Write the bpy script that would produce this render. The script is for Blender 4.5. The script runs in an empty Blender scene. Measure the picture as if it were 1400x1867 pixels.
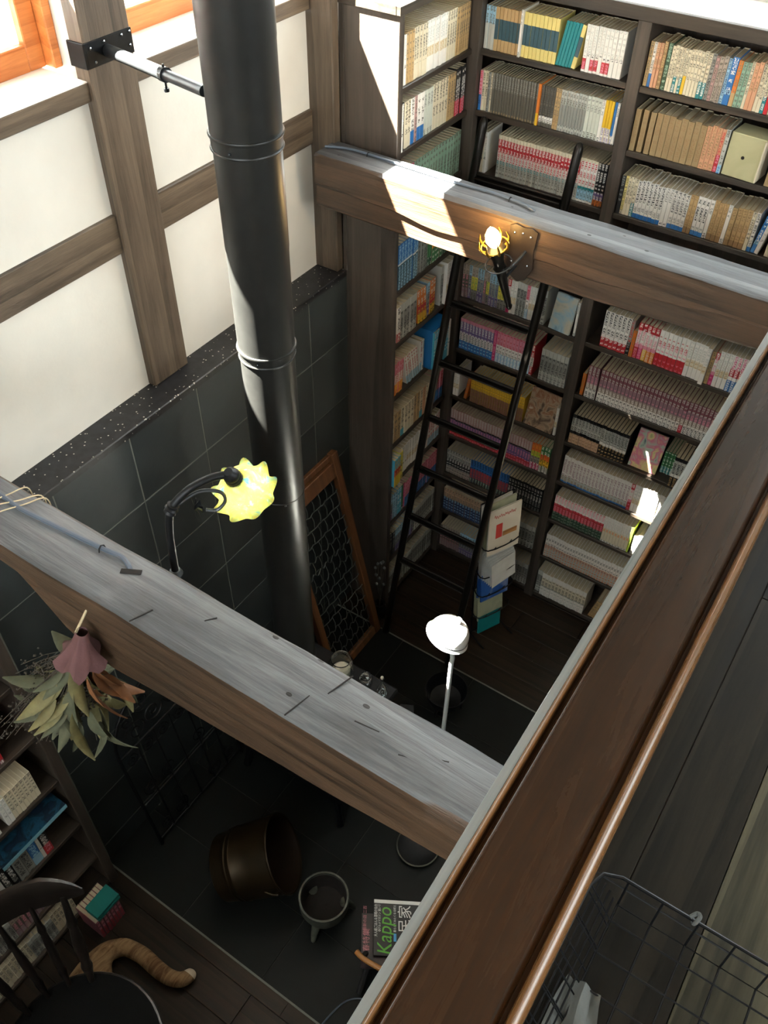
import bpy, bmesh, math, random
from mathutils import Vector, Matrix, Quaternion
random.seed(7)
scene = bpy.context.scene
COL = scene.collection

# ------------------------------------------------------------------ camera
CAMZ = 4.0625
cam_data = bpy.data.cameras.new('camera')
cam_data.sensor_fit = 'VERTICAL'
cam_data.sensor_height = 36.0
cam_data.lens = 1617.5 * 36.0 / 1867.0
cam_data.clip_start = 0.02
cam = bpy.data.objects.new('camera', cam_data)
COL.objects.link(cam)
RW = ((0.83296579, 0.5531266, 0.01479706), (0.40439927, -0.59030605, -0.69856996), (-0.37766283, 0.5878688, -0.71538875))
M = Matrix.Identity(4)
for i in range(3):
    M[i][0] = RW[0][i]
    M[i][1] = -RW[1][i]
    M[i][2] = -RW[2][i]
M[2][3] = CAMZ
cam.matrix_world = M
scene.camera = cam

def project(p):
    q = [sum(RW[r][i] * (p[i] - (CAMZ if i == 2 else 0)) for i in range(3)) for r in range(3)]
    if q[2] < 0.05:
        return (-9999, -9999)
    return (700 + 1617.5 * q[0] / q[2], 933.5 + 1617.5 * q[1] / q[2])

# ------------------------------------------------------------------ light
scene.view_settings.view_transform = 'Standard'
scene.view_settings.look = 'None'
scene.view_settings.gamma = 1.0
scene.view_settings.use_curve_mapping = False
scene.view_settings.exposure = 1.12
world = bpy.data.worlds.new('sky')
scene.world = world
world.use_nodes = True
wn = world.node_tree.nodes
wn['Background'].inputs['Color'].default_value = (0.90, 0.96, 1.0, 1)
wn['Background'].inputs['Strength'].default_value = 7.0
sun_data = bpy.data.lights.new('sun', 'SUN')
sun_data.energy = 420.0
sun_data.angle = 0.0093
sun_data.color = (1.0, 0.94, 0.84)
sun = bpy.data.objects.new('sun', sun_data)
COL.objects.link(sun)
sun.rotation_euler = Vector((1.0, 0.50, -1.78)).to_track_quat('-Z', 'Y').to_euler()

def portal(name, loc, direction, sx, sy):
    d = bpy.data.lights.new(name, 'AREA')
    d.shape = 'RECTANGLE'
    d.size = sx
    d.size_y = sy
    d.cycles.is_portal = True
    o = bpy.data.objects.new(name, d)
    COL.objects.link(o)
    o.location = loc
    o.rotation_euler = Vector(direction).to_track_quat('-Z', 'Z').to_euler()
    return o

# ------------------------------------------------------------------ colour and node helpers
def lin(h):
    h = h.lstrip('#')
    out = []
    for i in (0, 2, 4):
        c = int(h[i:i + 2], 16) / 255.0
        out.append(c / 12.92 if c <= 0.04045 else ((c + 0.055) / 1.055) ** 2.4)
    return (out[0], out[1], out[2], 1.0)

class NT:
    def __init__(self, name):
        self.m = bpy.data.materials.new(name)
        self.m.use_nodes = True
        self.t = self.m.node_tree
        self.n = self.t.nodes
        self.bsdf = self.n['Principled BSDF']
        self.out = self.n['Material Output']
    def add(self, typ, **kw):
        nd = self.n.new(typ)
        for k, v in kw.items():
            setattr(nd, k, v)
        return nd
    def link(self, a, b):
        self.t.links.new(a, b)
    def put(self, sock, v):
        if isinstance(v, (int, float, tuple, list)):
            sock.default_value = v
        else:
            self.link(v, sock)
    def math(self, op, a, b=0.0, c=None):
        nd = self.add('ShaderNodeMath', operation=op)
        self.put(nd.inputs[0], a)
        self.put(nd.inputs[1], b)
        if c is not None:
            self.put(nd.inputs[2], c)
        return nd.outputs[0]
    def mix(self, f, a, b, blend='MIX'):
        nd = self.add('ShaderNodeMix', data_type='RGBA', blend_type=blend)
        self.put(nd.inputs[0], f)
        self.put(nd.inputs[6], a)
        self.put(nd.inputs[7], b)
        return nd.outputs[2]
    def coords(self, which='Object', scale=(1, 1, 1), rot=(0, 0, 0)):
        tc = self.add('ShaderNodeTexCoord')
        mp = self.add('ShaderNodeMapping')
        mp.inputs['Scale'].default_value = scale
        mp.inputs['Rotation'].default_value = rot
        self.link(tc.outputs[which], mp.inputs['Vector'])
        return mp.outputs['Vector']
    def noise(self, vec, scale=5.0, detail=4.0, rough=0.55, dist=0.0):
        nd = self.add('ShaderNodeTexNoise')
        nd.inputs['Scale'].default_value = scale
        nd.inputs['Detail'].default_value = detail
        nd.inputs['Roughness'].default_value = rough
        nd.inputs['Distortion'].default_value = dist
        self.link(vec, nd.inputs['Vector'])
        return nd.outputs['Fac']
    def ramp(self, fac, stops):
        nd = self.add('ShaderNodeValToRGB')
        el = nd.color_ramp.elements
        while len(el) < len(stops):
            el.new(0.5)
        for e, (p, c) in zip(el, stops):
            e.position = p
            e.color = c if len(c) == 4 else tuple(c) + (1.0,)
        self.link(fac, nd.inputs['Fac'])
        return nd.outputs['Color']
    def bump(self, h, strength=0.2, dist=0.002):
        nd = self.add('ShaderNodeBump')
        nd.inputs['Strength'].default_value = strength
        nd.inputs['Distance'].default_value = dist
        self.link(h, nd.inputs['Height'])
        self.link(nd.outputs['Normal'], self.bsdf.inputs['Normal'])
    def set(self, **kw):
        for k, v in kw.items():
            self.put(self.bsdf.inputs[k.replace('_', ' ')], v)
        return self.m

def plain(name, hexc, rough=0.5, metal=0.0, var=0.12, scale=12.0, bump=0.05, spec=0.5):
    t = NT(name)
    v = t.coords('Object')
    f = t.noise(v, scale, 5)
    c = lin(hexc)
    lo = tuple(x * (1 - var) for x in c[:3]) + (1,)
    hi = tuple(min(1, x * (1 + var)) for x in c[:3]) + (1,)
    col = t.ramp(f, [(0.3, lo), (0.7, hi)])
    t.set(Base_Color=col, Roughness=rough, Metallic=metal)
    t.bsdf.inputs['Specular IOR Level'].default_value = spec
    if bump:
        t.bump(t.noise(v, scale * 8, 3), bump, 0.002)
    return t.m

def wood(name, dark, mid, axis='X', rough=0.45, top=None, gscale=1.0, coat=0.0, holes=False, bump=0.35, spec=0.5):
    t = NT(name)
    s = {'X': (0.9, 16, 16), 'Y': (16, 0.9, 16), 'Z': (16, 16, 0.9)}[axis]
    s = tuple(k * gscale for k in s)
    v = t.coords('Object', s)
    grain = t.noise(v, 2.2, 8, 0.65, 0.9)
    s2 = tuple(k * 5 for k in s)
    fine = t.noise(t.coords('Object', s2), 3.0, 3, 0.6, 0.3)
    blot = t.noise(t.coords('Object'), 1.7, 3)
    ring = t.add('ShaderNodeTexWave', wave_type='RINGS', wave_profile='SAW')
    ring.rings_direction = axis
    ring.inputs['Scale'].default_value = 0.35
    ring.inputs['Distortion'].default_value = 7.0
    ring.inputs['Detail'].default_value = 3.0
    ring.inputs['Detail Scale'].default_value = 0.6
    t.link(v, ring.inputs['Vector'])
    f = t.math('ADD', t.math('MULTIPLY', grain, 0.6), t.math('MULTIPLY', fine, 0.25))
    f = t.math('ADD', f, t.math('MULTIPLY', ring.outputs['Fac'], 0.18))
    f = t.math('ADD', f, t.math('MULTIPLY', t.math('SUBTRACT', blot, 0.5), 0.5))
    col = t.ramp(f, [(0.30, lin(dark)), (0.72, lin(mid))])
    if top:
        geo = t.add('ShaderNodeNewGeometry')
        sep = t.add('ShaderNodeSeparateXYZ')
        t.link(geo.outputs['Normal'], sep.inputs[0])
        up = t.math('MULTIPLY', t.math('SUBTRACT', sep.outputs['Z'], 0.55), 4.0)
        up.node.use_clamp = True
        tcol = t.ramp(f, [(0.28, lin(top[0])), (0.5, lin(top[1])), (0.78, lin(top[2]))])  # upward faces: dusty grey, with sky reflection put into the colour
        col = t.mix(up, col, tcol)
        if holes:
            vo = t.add('ShaderNodeTexVoronoi')
            vo.inputs['Scale'].default_value = 17.0
            t.link(t.coords('Object', (0.6, 1, 1)), vo.inputs['Vector'])
            keep = t.add('ShaderNodeSeparateColor')
            t.link(vo.outputs['Color'], keep.inputs[0])
            spot = t.math('MULTIPLY', t.math('LESS_THAN', vo.outputs['Distance'], 0.075), t.math('GREATER_THAN', keep.outputs[0], 0.55))
            col = t.mix(t.math('MULTIPLY', spot, up), col, lin('#0c0b0a'))
    t.set(Base_Color=col, Roughness=t.math('ADD', t.math('MULTIPLY', grain, 0.25), rough - 0.12))
    t.bsdf.inputs['Specular IOR Level'].default_value = spec
    if coat:
        t.bsdf.inputs['Coat Weight'].default_value = coat
        t.bsdf.inputs['Coat Roughness'].default_value = 0.25
    t.bump(t.math('ADD', grain, t.math('MULTIPLY', fine, 0.6)), bump, 0.003)
    return t.m

def speckled(name):
    t = NT(name)
    v = t.coords('Object')
    vo = t.add('ShaderNodeTexVoronoi')
    vo.inputs['Scale'].default_value = 75.0
    t.link(v, vo.inputs['Vector'])
    sep = t.add('ShaderNodeSeparateColor')
    t.link(vo.outputs['Color'], sep.inputs[0])
    sp = t.math('MULTIPLY', t.math('LESS_THAN', vo.outputs['Distance'], 0.20), t.math('GREATER_THAN', sep.outputs[0], 0.62))
    base = t.ramp(t.noise(v, 30, 3), [(0.35, lin('#151516')), (0.7, lin('#26262a'))])
    t.set(Base_Color=t.mix(sp, base, lin('#b9b4a8')), Roughness=0.4)
    return t.m

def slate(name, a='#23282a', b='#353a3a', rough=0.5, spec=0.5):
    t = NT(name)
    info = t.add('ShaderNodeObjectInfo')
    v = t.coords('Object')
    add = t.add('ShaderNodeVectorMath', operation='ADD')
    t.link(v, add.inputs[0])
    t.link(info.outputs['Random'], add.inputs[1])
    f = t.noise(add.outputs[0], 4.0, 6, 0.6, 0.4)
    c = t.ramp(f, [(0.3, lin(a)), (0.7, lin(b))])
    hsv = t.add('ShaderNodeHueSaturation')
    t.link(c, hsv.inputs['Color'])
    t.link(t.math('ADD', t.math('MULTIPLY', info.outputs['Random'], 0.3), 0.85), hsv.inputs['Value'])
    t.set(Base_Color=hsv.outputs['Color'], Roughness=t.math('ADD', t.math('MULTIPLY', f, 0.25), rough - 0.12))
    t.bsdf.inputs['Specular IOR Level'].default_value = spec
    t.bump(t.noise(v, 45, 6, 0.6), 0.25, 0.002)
    return t.m

def emissive(name, hexc, strength):
    t = NT(name)
    t.set(Base_Color=lin(hexc), Emission_Color=lin(hexc), Emission_Strength=strength)
    return t.m

def clear_glass(name, tint=(0.97, 0.99, 0.98), refl=0.12):
    t = NT(name)
    tr = t.add('ShaderNodeBsdfTransparent')
    tr.inputs['Color'].default_value = tint + (1,)
    gl = t.add('ShaderNodeBsdfGlossy')
    gl.inputs['Roughness'].default_value = 0.05
    lw = t.add('ShaderNodeLayerWeight')
    lw.inputs['Blend'].default_value = 0.35
    mx = t.add('ShaderNodeMixShader')
    t.link(t.math('ADD', t.math('MULTIPLY', lw.outputs['Facing'], 0.5), refl * 0.5), mx.inputs[0])
    t.link(tr.outputs[0], mx.inputs[1])
    t.link(gl.outputs[0], mx.inputs[2])
    t.link(mx.outputs[0], t.out.inputs['Surface'])
    return t.m

def frosted_glass(name):
    t = NT(name)
    tl = t.add('ShaderNodeBsdfTranslucent')
    tl.inputs['Color'].default_value = (0.30, 0.31, 0.31, 1)
    df = t.add('ShaderNodeBsdfDiffuse')
    df.inputs['Color'].default_value = (0.5, 0.52, 0.52, 1)
    mx = t.add('ShaderNodeMixShader')
    mx.inputs[0].default_value = 0.25
    t.link(tl.outputs[0], mx.inputs[1])
    t.link(df.outputs[0], mx.inputs[2])
    t.link(mx.outputs[0], t.out.inputs['Surface'])
    return t.m

def book_material(name):
    t = NT(name)
    col = t.add('ShaderNodeVertexColor', layer_name='Col')
    ink = t.add('ShaderNodeVertexColor', layer_name='Ink')
    uv = t.add('ShaderNodeUVMap', uv_map='UVMap')
    sep = t.add('ShaderNodeSeparateXYZ')
    t.link(uv.outputs[0], sep.inputs[0])
    u, v = sep.outputs['X'], sep.outputs['Y']
    fu = t.math('FRACT', u)
    fv = t.math('FRACT', v)
    inside = t.math('MULTIPLY', t.math('GREATER_THAN', u, 0.0), t.math('LESS_THAN', u, 1.0))
    inside = t.math('MULTIPLY', inside, t.math('GREATER_THAN', fv, 0.14))
    comb = t.add('ShaderNodeCombineXYZ')
    t.link(t.math('FLOOR', t.math('MULTIPLY', u, 5.0)), comb.inputs[0])
    t.link(t.math('FLOOR', t.math('MULTIPLY', v, 6.0)), comb.inputs[1])
    wn_ = t.add('ShaderNodeTexWhiteNoise', noise_dimensions='2D')
    t.link(comb.outputs[0], wn_.inputs['Vector'])
    cell = t.add('ShaderNodeTexWhiteNoise', noise_dimensions='1D')
    t.link(t.math('FLOOR', v), cell.inputs['W'])
    g = t.math('MULTIPLY', t.math('GREATER_THAN', wn_.outputs['Value'], 0.42), t.math('GREATER_THAN', cell.outputs['Value'], 0.18))
    g = t.math('MULTIPLY', g, inside)
    g = t.math('MULTIPLY', g, ink.outputs['Alpha'])
    wear = t.noise(t.coords('Object'), 60, 3)
    base = t.mix(t.math('MULTIPLY', wear, 0.15), col.outputs['Color'], lin('#8a7f6c'), 'MULTIPLY')
    t.set(Base_Color=t.mix(g, base, ink.outputs['Color']), Roughness=0.42)
    return t.m

def cover_art(name, cols, scale=9.0, seed=0.0):
    t = NT(name)
    mp = t.coords('Object')
    ad = t.add('ShaderNodeVectorMath', operation='ADD')
    t.link(mp, ad.inputs[0])
    ad.inputs[1].default_value = (seed, seed * 1.7, seed * 0.3)
    f = t.noise(ad.outputs[0], scale, 3, 0.5, 1.2)
    n = len(cols)
    c = t.ramp(f, [(0.25 + 0.5 * i / max(1, n - 1), lin(h)) for i, h in enumerate(cols)])
    t.set(Base_Color=c, Roughness=0.35)
    return t.m

MAT = dict(
    plaster=plain('plaster', '#d8d3c9', 0.9, 0, 0.04, 6, 0.25),
    white_paint_and_glare=plain('white_paint_and_glare', '#efece4', 0.7, 0, 0.03),
    post=wood('post_wood', '#302720', '#6b5b4b', 'Z', 0.5),
    rail=wood('rail_wood', '#352b23', '#746351', 'Y', 0.5),
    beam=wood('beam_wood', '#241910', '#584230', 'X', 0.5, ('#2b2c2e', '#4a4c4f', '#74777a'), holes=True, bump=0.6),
    joist=wood('joist_wood', '#2c1e14', '#54402e', 'Y', 0.5),
    window_wood=wood('window_wood', '#a85a26', '#d98b4c', 'Y', 0.4),
    shelf=wood('shelf_wood', '#231d18', '#463c33', 'X', 0.42, bump=0.15),
    shelf_y=wood('shelf_wood_side', '#231d18', '#463c33', 'Y', 0.42, bump=0.15),
    panel=wood('panel_wood', '#302a25', '#524840', 'Z', 0.42, bump=0.15),
    railcap=wood('handrail_wood', '#1a0e07', '#412712', 'Y', 0.26, coat=0.06, bump=0.012, spec=0.22),
    railstrip=wood('handrail_edge_sky_sheen', '#6f7678', '#989fa2', 'Y', 0.3, bump=0.08),  # dusty edge, paled further by sky reflection painted into its colour
    railbead=wood('worn_handrail_wood', '#43290f', '#7d5630', 'Y', 0.26, coat=0.3, bump=0.012),
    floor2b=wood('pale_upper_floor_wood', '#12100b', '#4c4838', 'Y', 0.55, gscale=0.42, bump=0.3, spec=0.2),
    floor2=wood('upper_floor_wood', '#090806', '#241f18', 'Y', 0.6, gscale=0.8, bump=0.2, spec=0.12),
    floor1=wood('lower_floor_wood', '#130f0b', '#322519', 'X', 0.42, bump=0.12, spec=0.25),
    frame=wood('screen_frame_wood', '#4a2b17', '#7d5230', 'Z', 0.45),
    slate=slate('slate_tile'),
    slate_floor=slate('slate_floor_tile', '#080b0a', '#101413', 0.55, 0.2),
    grout=plain('grout', '#6a6d66', 0.9, 0, 0.1, 30, 0.1),
    grout_dark=plain('dark_grout', '#3a3c38', 0.9, 0, 0.1, 30, 0.1),
    granite=speckled('black_granite'),
    pipe=plain('stove_pipe_black', '#1a1a19', 0.38, 0.0, 0.15, 40, 0.02),
    iron=plain('black_iron', '#17181a', 0.45, 0.6, 0.2, 30, 0.1),
    ladder=plain('ladder_metal', '#221f1c', 0.3, 0.7, 0.2, 30, 0.05),
    steel=plain('bracket_steel', '#4a4d50', 0.35, 0.8, 0.1, 30, 0.05),
    chrome=plain('polished_steel', '#b9bcc0', 0.15, 1.0, 0.05),
    satin=plain('satin_grey_paint', '#c4c8c6', 0.35, 0.0, 0.04),
    cable=plain('grey_cable', '#4c5663', 0.4, 0, 0.1),
    rope=plain('jute_string', '#b9a98a', 0.9, 0, 0.2, 60),
    enamel=plain('white_enamel', '#f1f2ee', 0.18, 0, 0.02, 5, 0),
    brass=plain('old_brass', '#2c2213', 0.42, 0.7, 0.25, 8, 0.1),
    rust_iron=plain('rusty_iron_plate', '#33261c', 0.6, 0.2, 0.3, 20, 0.2),
    gold=plain('gilded_iron', '#a8873f', 0.3, 0.9, 0.15),
    copper_dark=plain('tarnished_tub_inside', '#2c2017', 0.5, 0.5, 0.3, 8, 0.1),
    pot=plain('mottled_pot_glaze', '#4a4d44', 0.5, 0, 0.75, 14, 0.2),
    soot=plain('dark_ash', '#1c1613', 0.9, 0, 0.3, 30, 0.3),
    black_wood=wood('black_chair_wood', '#0f0d0c', '#2a2420', 'Z', 0.32, coat=0.2, bump=0.1),
    cushion=plain('black_seat', '#070707', 0.8, 0, 0.2, 40, 0.2, 0.15),
    leather=plain('black_leather', '#101011', 0.55, 0, 0.2, 40, 0.3),
    handle_wood=wood('bent_handle_wood', '#8d5a28', '#c08a4c', 'X', 0.35),
    wire=plain('black_wire', '#16171a', 0.35, 0.6, 0.1),
    mesh_wire=plain('grey_net_wire', '#4b4f4c', 0.6, 0.3, 0.2, 40),
    sky_glass=clear_glass('window_glass'),
    frosted=frosted_glass('frosted_glass'),
    jar_glass=clear_glass('jar_glass', (0.88, 0.92, 0.91), 0.6),
    wax=plain('cream_wax', '#d9d2bd', 0.6),
    paper=plain('pages', '#c9bfa8', 0.8),
    bag=plain('grey_cloth', '#4b4d4b', 0.8, 0, 0.12, 20, 0.3),
    pink=plain('dusty_pink_paper', '#5d3d3d', 0.85, 0, 0.15, 20, 0.3),
    leaf=plain('dry_olive_leaf', '#69633f', 0.75, 0, 0.35, 25, 0.2),
    leaf_dark=plain('dry_green_leaf', '#4a4c38', 0.8, 0, 0.35, 25, 0.2),
    leaf_orange=plain('dry_orange_leaf', '#6e4423', 0.75, 0, 0.3, 25, 0.2),
    twig=plain('dry_twig', '#3b342b', 0.9, 0, 0.3, 30),
    book=book_material('printed_book'),
    ceiling=wood('ceiling_boards', '#b3a692', '#cfc5b5', 'X', 0.6),
)

# ------------------------------------------------------------------ mesh helpers
class MB:
    def __init__(self):
        self.v = []
        self.f = []
    def add(self, vs, fs):
        o = len(self.v)
        self.v += [tuple(p) for p in vs]
        self.f += [tuple(i + o for i in q) for q in fs]
        return self
    def box(self, x0, x1, y0, y1, z0, z1, c=0.0):
        if c <= 0:
            vs = [(x, y, z) for z in (z0, z1) for y in (y0, y1) for x in (x0, x1)]
            return self.add(vs, [(0, 2, 3, 1), (4, 5, 7, 6), (0, 1, 5, 4), (2, 6, 7, 3), (0, 4, 6, 2), (1, 3, 7, 5)])
        bm = bmesh.new()
        lo, hi = (x0, y0, z0), (x1, y1, z1)
        for sx in (0, 1):
            for sy in (0, 1):
                for sz in (0, 1):
                    s = (sx, sy, sz)
                    base = [hi[i] if s[i] else lo[i] for i in range(3)]
                    for k in range(3):
                        p = [base[i] + (0 if i == k else (-c if s[i] else c)) for i in range(3)]
                        bm.verts.new(p)
        bmesh.ops.convex_hull(bm, input=bm.verts)
        bmesh.ops.dissolve_limit(bm, angle_limit=0.01, verts=bm.verts, edges=bm.edges)
        bm.verts.index_update()
        self.add([v.co[:] for v in bm.verts], [[v.index for v in f.verts] for f in bm.faces])
        bm.free()
        return self
    def tube(self, pts, r, n=8, caps=True, closed=False):
        pts = [Vector(p) for p in pts]
        m = len(pts)
        rad = r if isinstance(r, (list, tuple)) else [r] * m
        rings = []
        prev = None
        for i, p in enumerate(pts):
            if closed:
                t = pts[(i + 1) % m] - pts[i - 1]
            else:
                t = pts[min(i + 1, m - 1)] - pts[max(i - 1, 0)]
            if t.length < 1e-9:
                t = Vector((0, 0, 1))
            t.normalize()
            if prev is None:
                a = Vector((0, 0, 1)) if abs(t.z) < 0.9 else Vector((1, 0, 0))
                nrm = t.cross(a).normalized()
            else:
                nrm = prev - t * prev.dot(t)
                nrm = nrm.normalized() if nrm.length > 1e-6 else t.orthogonal().normalized()
            prev = nrm
            b = t.cross(nrm)
            rings.append([p + (nrm * math.cos(2 * math.pi * k / n) + b * math.sin(2 * math.pi * k / n)) * rad[i] for k in range(n)])
        vs = [q for rg in rings for q in rg]
        fs = []
        for i in range(m if closed else m - 1):
            j = (i + 1) % m
            for k in range(n):
                k2 = (k + 1) % n
                fs.append((i * n + k, i * n + k2, j * n + k2, j * n + k))
        if caps and not closed:
            fs.append(tuple(range(n - 1, -1, -1)))
            fs.append(tuple((m - 1) * n + k for k in range(n)))
        return self.add(vs, fs)
    def lathe(self, prof, n=24, origin=(0, 0, 0), axis=(0, 0, 1), ripple=None, cap=True):
        q = Vector((0, 0, 1)).rotation_difference(Vector(axis).normalized())
        o = Vector(origin)
        vs, fs = [], []
        for i, (r, z) in enumerate(prof):
            for k in range(n):
                a = 2 * math.pi * k / n
                rr, zz = (r, z) if ripple is None else ripple(r, z, a, i)
                vs.append(o + q @ Vector((rr * math.cos(a), rr * math.sin(a), zz)))
        for i in range(len(prof) - 1):
            for k in range(n):
                k2 = (k + 1) % n
                fs.append((i * n + k, i * n + k2, (i + 1) * n + k2, (i + 1) * n + k))
        if cap:
            if prof[0][0] > 1e-6:
                fs.append(tuple(range(n - 1, -1, -1)))
            if prof[-1][0] > 1e-6:
                fs.append(tuple((len(prof) - 1) * n + k for k in range(n)))
        return self.add(vs, fs)
    def extrude(self, outline, a, b, plane='XZ'):
        n = len(outline)
        def pt(p, t):
            return (p[0], t, p[1]) if plane == 'XZ' else ((t, p[0], p[1]) if plane == 'YZ' else (p[0], p[1], t))
        vs = [pt(p, a) for p in outline] + [pt(p, b) for p in outline]
        fs = [tuple(range(n)), tuple(range(2 * n - 1, n - 1, -1))]
        fs += [(i, i + n, (i + 1) % n + n, (i + 1) % n) for i in range(n)]
        return self.add(vs, fs)
    def build(self, name, mat, parent=None, smooth=False, loc=None, rot=None):
        me = bpy.data.meshes.new(name)
        me.from_pydata(self.v, [], self.f)
        bm = bmesh.new()
        bm.from_mesh(me)
        bmesh.ops.recalc_face_normals(bm, faces=bm.faces)
        bm.to_mesh(me)
        bm.free()
        me.materials.append(MAT[mat] if isinstance(mat, str) else mat)
        if smooth:
            for p in me.polygons:
                p.use_smooth = True
            me.set_sharp_from_angle(angle=math.radians(40))
        o = bpy.data.objects.new(name, me)
        COL.objects.link(o)
        if loc is not None:
            o.location = loc
        if rot is not None:
            o.rotation_euler = rot
        if parent is not None:
            o.parent = parent
        return o

def empty(name, loc=(0, 0, 0), rot=(0, 0, 0)):
    o = bpy.data.objects.new(name, None)
    o.empty_display_size = 0.1
    COL.objects.link(o)
    o.location = loc
    o.rotation_euler = rot
    return o

def tag(o, label, cat, group=None, kind=None):
    o['label'] = label
    o['category'] = cat
    if group:
        o['group'] = group
    if kind:
        o['kind'] = kind
    return o

def struct(o, label=None):
    o['kind'] = 'structure'
    if label:
        o['label'] = label
    return o

def slab(name, x0, x1, y0, y1, z0, z1, mat, parent=None, c=0.0):
    return MB().box(x0, x1, y0, y1, z0, z1, c).build(name, mat, parent)

def text_mesh(name, body, size, mat, parent, matrix, extrude=0.0002, shear=0.0):
    cu = bpy.data.curves.new(name, 'FONT')
    cu.body = body
    cu.size = size
    cu.extrude = extrude
    cu.shear = shear
    cu.resolution_u = 3
    tmp = bpy.data.objects.new(name, cu)
    COL.objects.link(tmp)
    dg = bpy.context.evaluated_depsgraph_get()
    me = bpy.data.meshes.new_from_object(tmp.evaluated_get(dg))
    bpy.data.objects.remove(tmp)
    me.materials.clear()
    me.materials.append(MAT[mat] if isinstance(mat, str) else mat)
    o = bpy.data.objects.new(name, me)
    COL.objects.link(o)
    o.parent = parent
    o.matrix_local = matrix
    return o

# ------------------------------------------------------------------ the room shell
XP = -2.075      # plaster face
XT = -1.95       # tile face
ZL = 2.108       # ledge height
ZS = 3.14        # sill height
ZH = 4.215        # window head
ZC = 4.85        # ceiling
Y0, Y1 = -2.2, 3.56
X1 = 3.0
Z2 = 2.70        # upper floor
POSTS = [(-0.35, -0.17), (0.65, 0.83), (1.665, 1.835), (2.662, 2.703)]

wl = MB()
wl.box(-2.32, XP, Y0, Y1, 0.0, ZS - 0.06)
wl.box(-2.32, XP, Y0, Y1, ZH + 0.06, ZC)
wl.box(-2.32, XP, Y0, 0.74, ZS - 0.06, ZH + 0.06)
wl.box(-2.32, XP, 2.75, Y1, ZS - 0.06, ZH + 0.06)
wl.box(-2.32, XP - 0.002, 1.71, 1.79, ZS - 0.06, ZH + 0.06)
wall_left = struct(wl.build('wall_left', 'plaster'), 'white plaster wall framed by dark posts beside the stove pipe')
for (a, b) in POSTS:
    slab('post', -2.10, -1.965 if a > 2.5 else -2.043, a, b, ZL if a > 0.6 else 0.0, ZC, 'post', wall_left, 0.004)
for i in range(len(POSTS) - 1):
    a, b = POSTS[i][1], POSTS[i + 1][0]
    slab('rail', -2.09, -2.062, a, b, 2.625, 2.752, 'rail', wall_left, 0.003)
    slab('sill_rail', -2.09, -2.056, a, b, 3.088, ZS, 'rail', wall_left, 0.003)
    if i > 0: slab('window_board', -2.31, -2.058, a, b, ZS - 0.03, ZS + 0.002, 'white_paint_and_glare', wall_left, 0.002)
    slab('head_rail', -2.09, -2.056, a, b, ZH, ZH + 0.12, 'rail', wall_left, 0.003)
slab('ledge', XP - 0.01, XT + 0.004, 0.70, 2.70, ZL - 0.03, ZL, 'granite', wall_left, 0.003)
slab('tile_backing', XP, XT - 0.0015, 0.70, 2.705, 0.0, ZL - 0.03, 'grout', wall_left)
# wall tiles, one object each
tw, th = 0.335, 0.329
tile_mesh = {}
yc = 1.434 - 3 * tw
cols = []
y = yc
while y < 2.70:
    cols.append((max(y, 0.70), min(y + tw, 2.705)))
    y += tw
rows = []
z = ZL - 0.002
while z > 0.02:
    rows.append((max(z - th, 0.0), z))
    z -= th
for (ya, yb) in cols:
    if yb < 0.72:
        continue
    for (za, zb) in rows:
        key = (round(yb - ya, 3), round(zb - za, 3))
        if key not in tile_mesh:
            t0 = MB().box(0, 0.014, 0.002, key[0] - 0.002, 0.002, key[1] - 0.002, 0.0015).build('tile', 'slate')
            tile_mesh[key] = t0.data
            bpy.data.objects.remove(t0)
        o = bpy.data.objects.new('tile', tile_mesh[key])
        COL.objects.link(o)
        o.location = (XT - 0.014 + random.uniform(-0.0008, 0.0008), ya, za)
        o.parent = wall_left

# windows in the left wall
def sash_window(n, ya, yb, label):
    w = struct(empty('window_%d' % n, (-2.25, (ya + yb) / 2, ZS)), label)
    def part(nm, mat, x0, x1, y0, y1, z0, z1, c=0.003):
        o = MB().box(x0 + 2.25, x1 + 2.25, y0 - (ya + yb) / 2, y1 - (ya + yb) / 2, z0 - ZS, z1 - ZS, c).build(nm, mat, w)
        return o
    t = 0.055
    part('stile', 'window_wood', -2.285, -2.235, ya, ya + t, ZS, ZH)
    part('stile', 'window_wood', -2.285, -2.235, yb - t, yb, ZS, ZH)
    part('bottom_rail', 'window_wood', -2.285, -2.235, ya + t, yb - t, ZS, ZS + 0.07)
    part('top_rail', 'window_wood', -2.285, -2.235, ya + t, yb - t, ZH - 0.05, ZH)
    part('glazing_bar', 'window_wood', -2.28, -2.24, ya + t, yb - t, 3.63, 3.66)
    part('jamb', 'window_wood', -2.30, -2.20, ya - 0.03, ya, ZS, ZH)
    part('jamb', 'window_wood', -2.30, -2.20, yb, yb + 0.03, ZS, ZH)
    part('frosted_pane', 'frosted', -2.262, -2.258, ya + t, yb - t, ZS + 0.07, 3.63, 0)
    part('clear_pane', 'sky_glass', -2.262, -2.258, ya + t, yb - t, 3.66, ZH - 0.05, 0)
    portal('window_daylight', (-2.30, (ya + yb) / 2, (ZS + ZH) / 2), (1, 0, 0), yb - ya, ZH - ZS)
    return w
sash_window(1, 0.81, 1.68, 'orange wooden sash window left of the dark post')
sash_window(2, 1.82, 2.68, 'orange wooden sash window behind the stove pipe')

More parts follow.
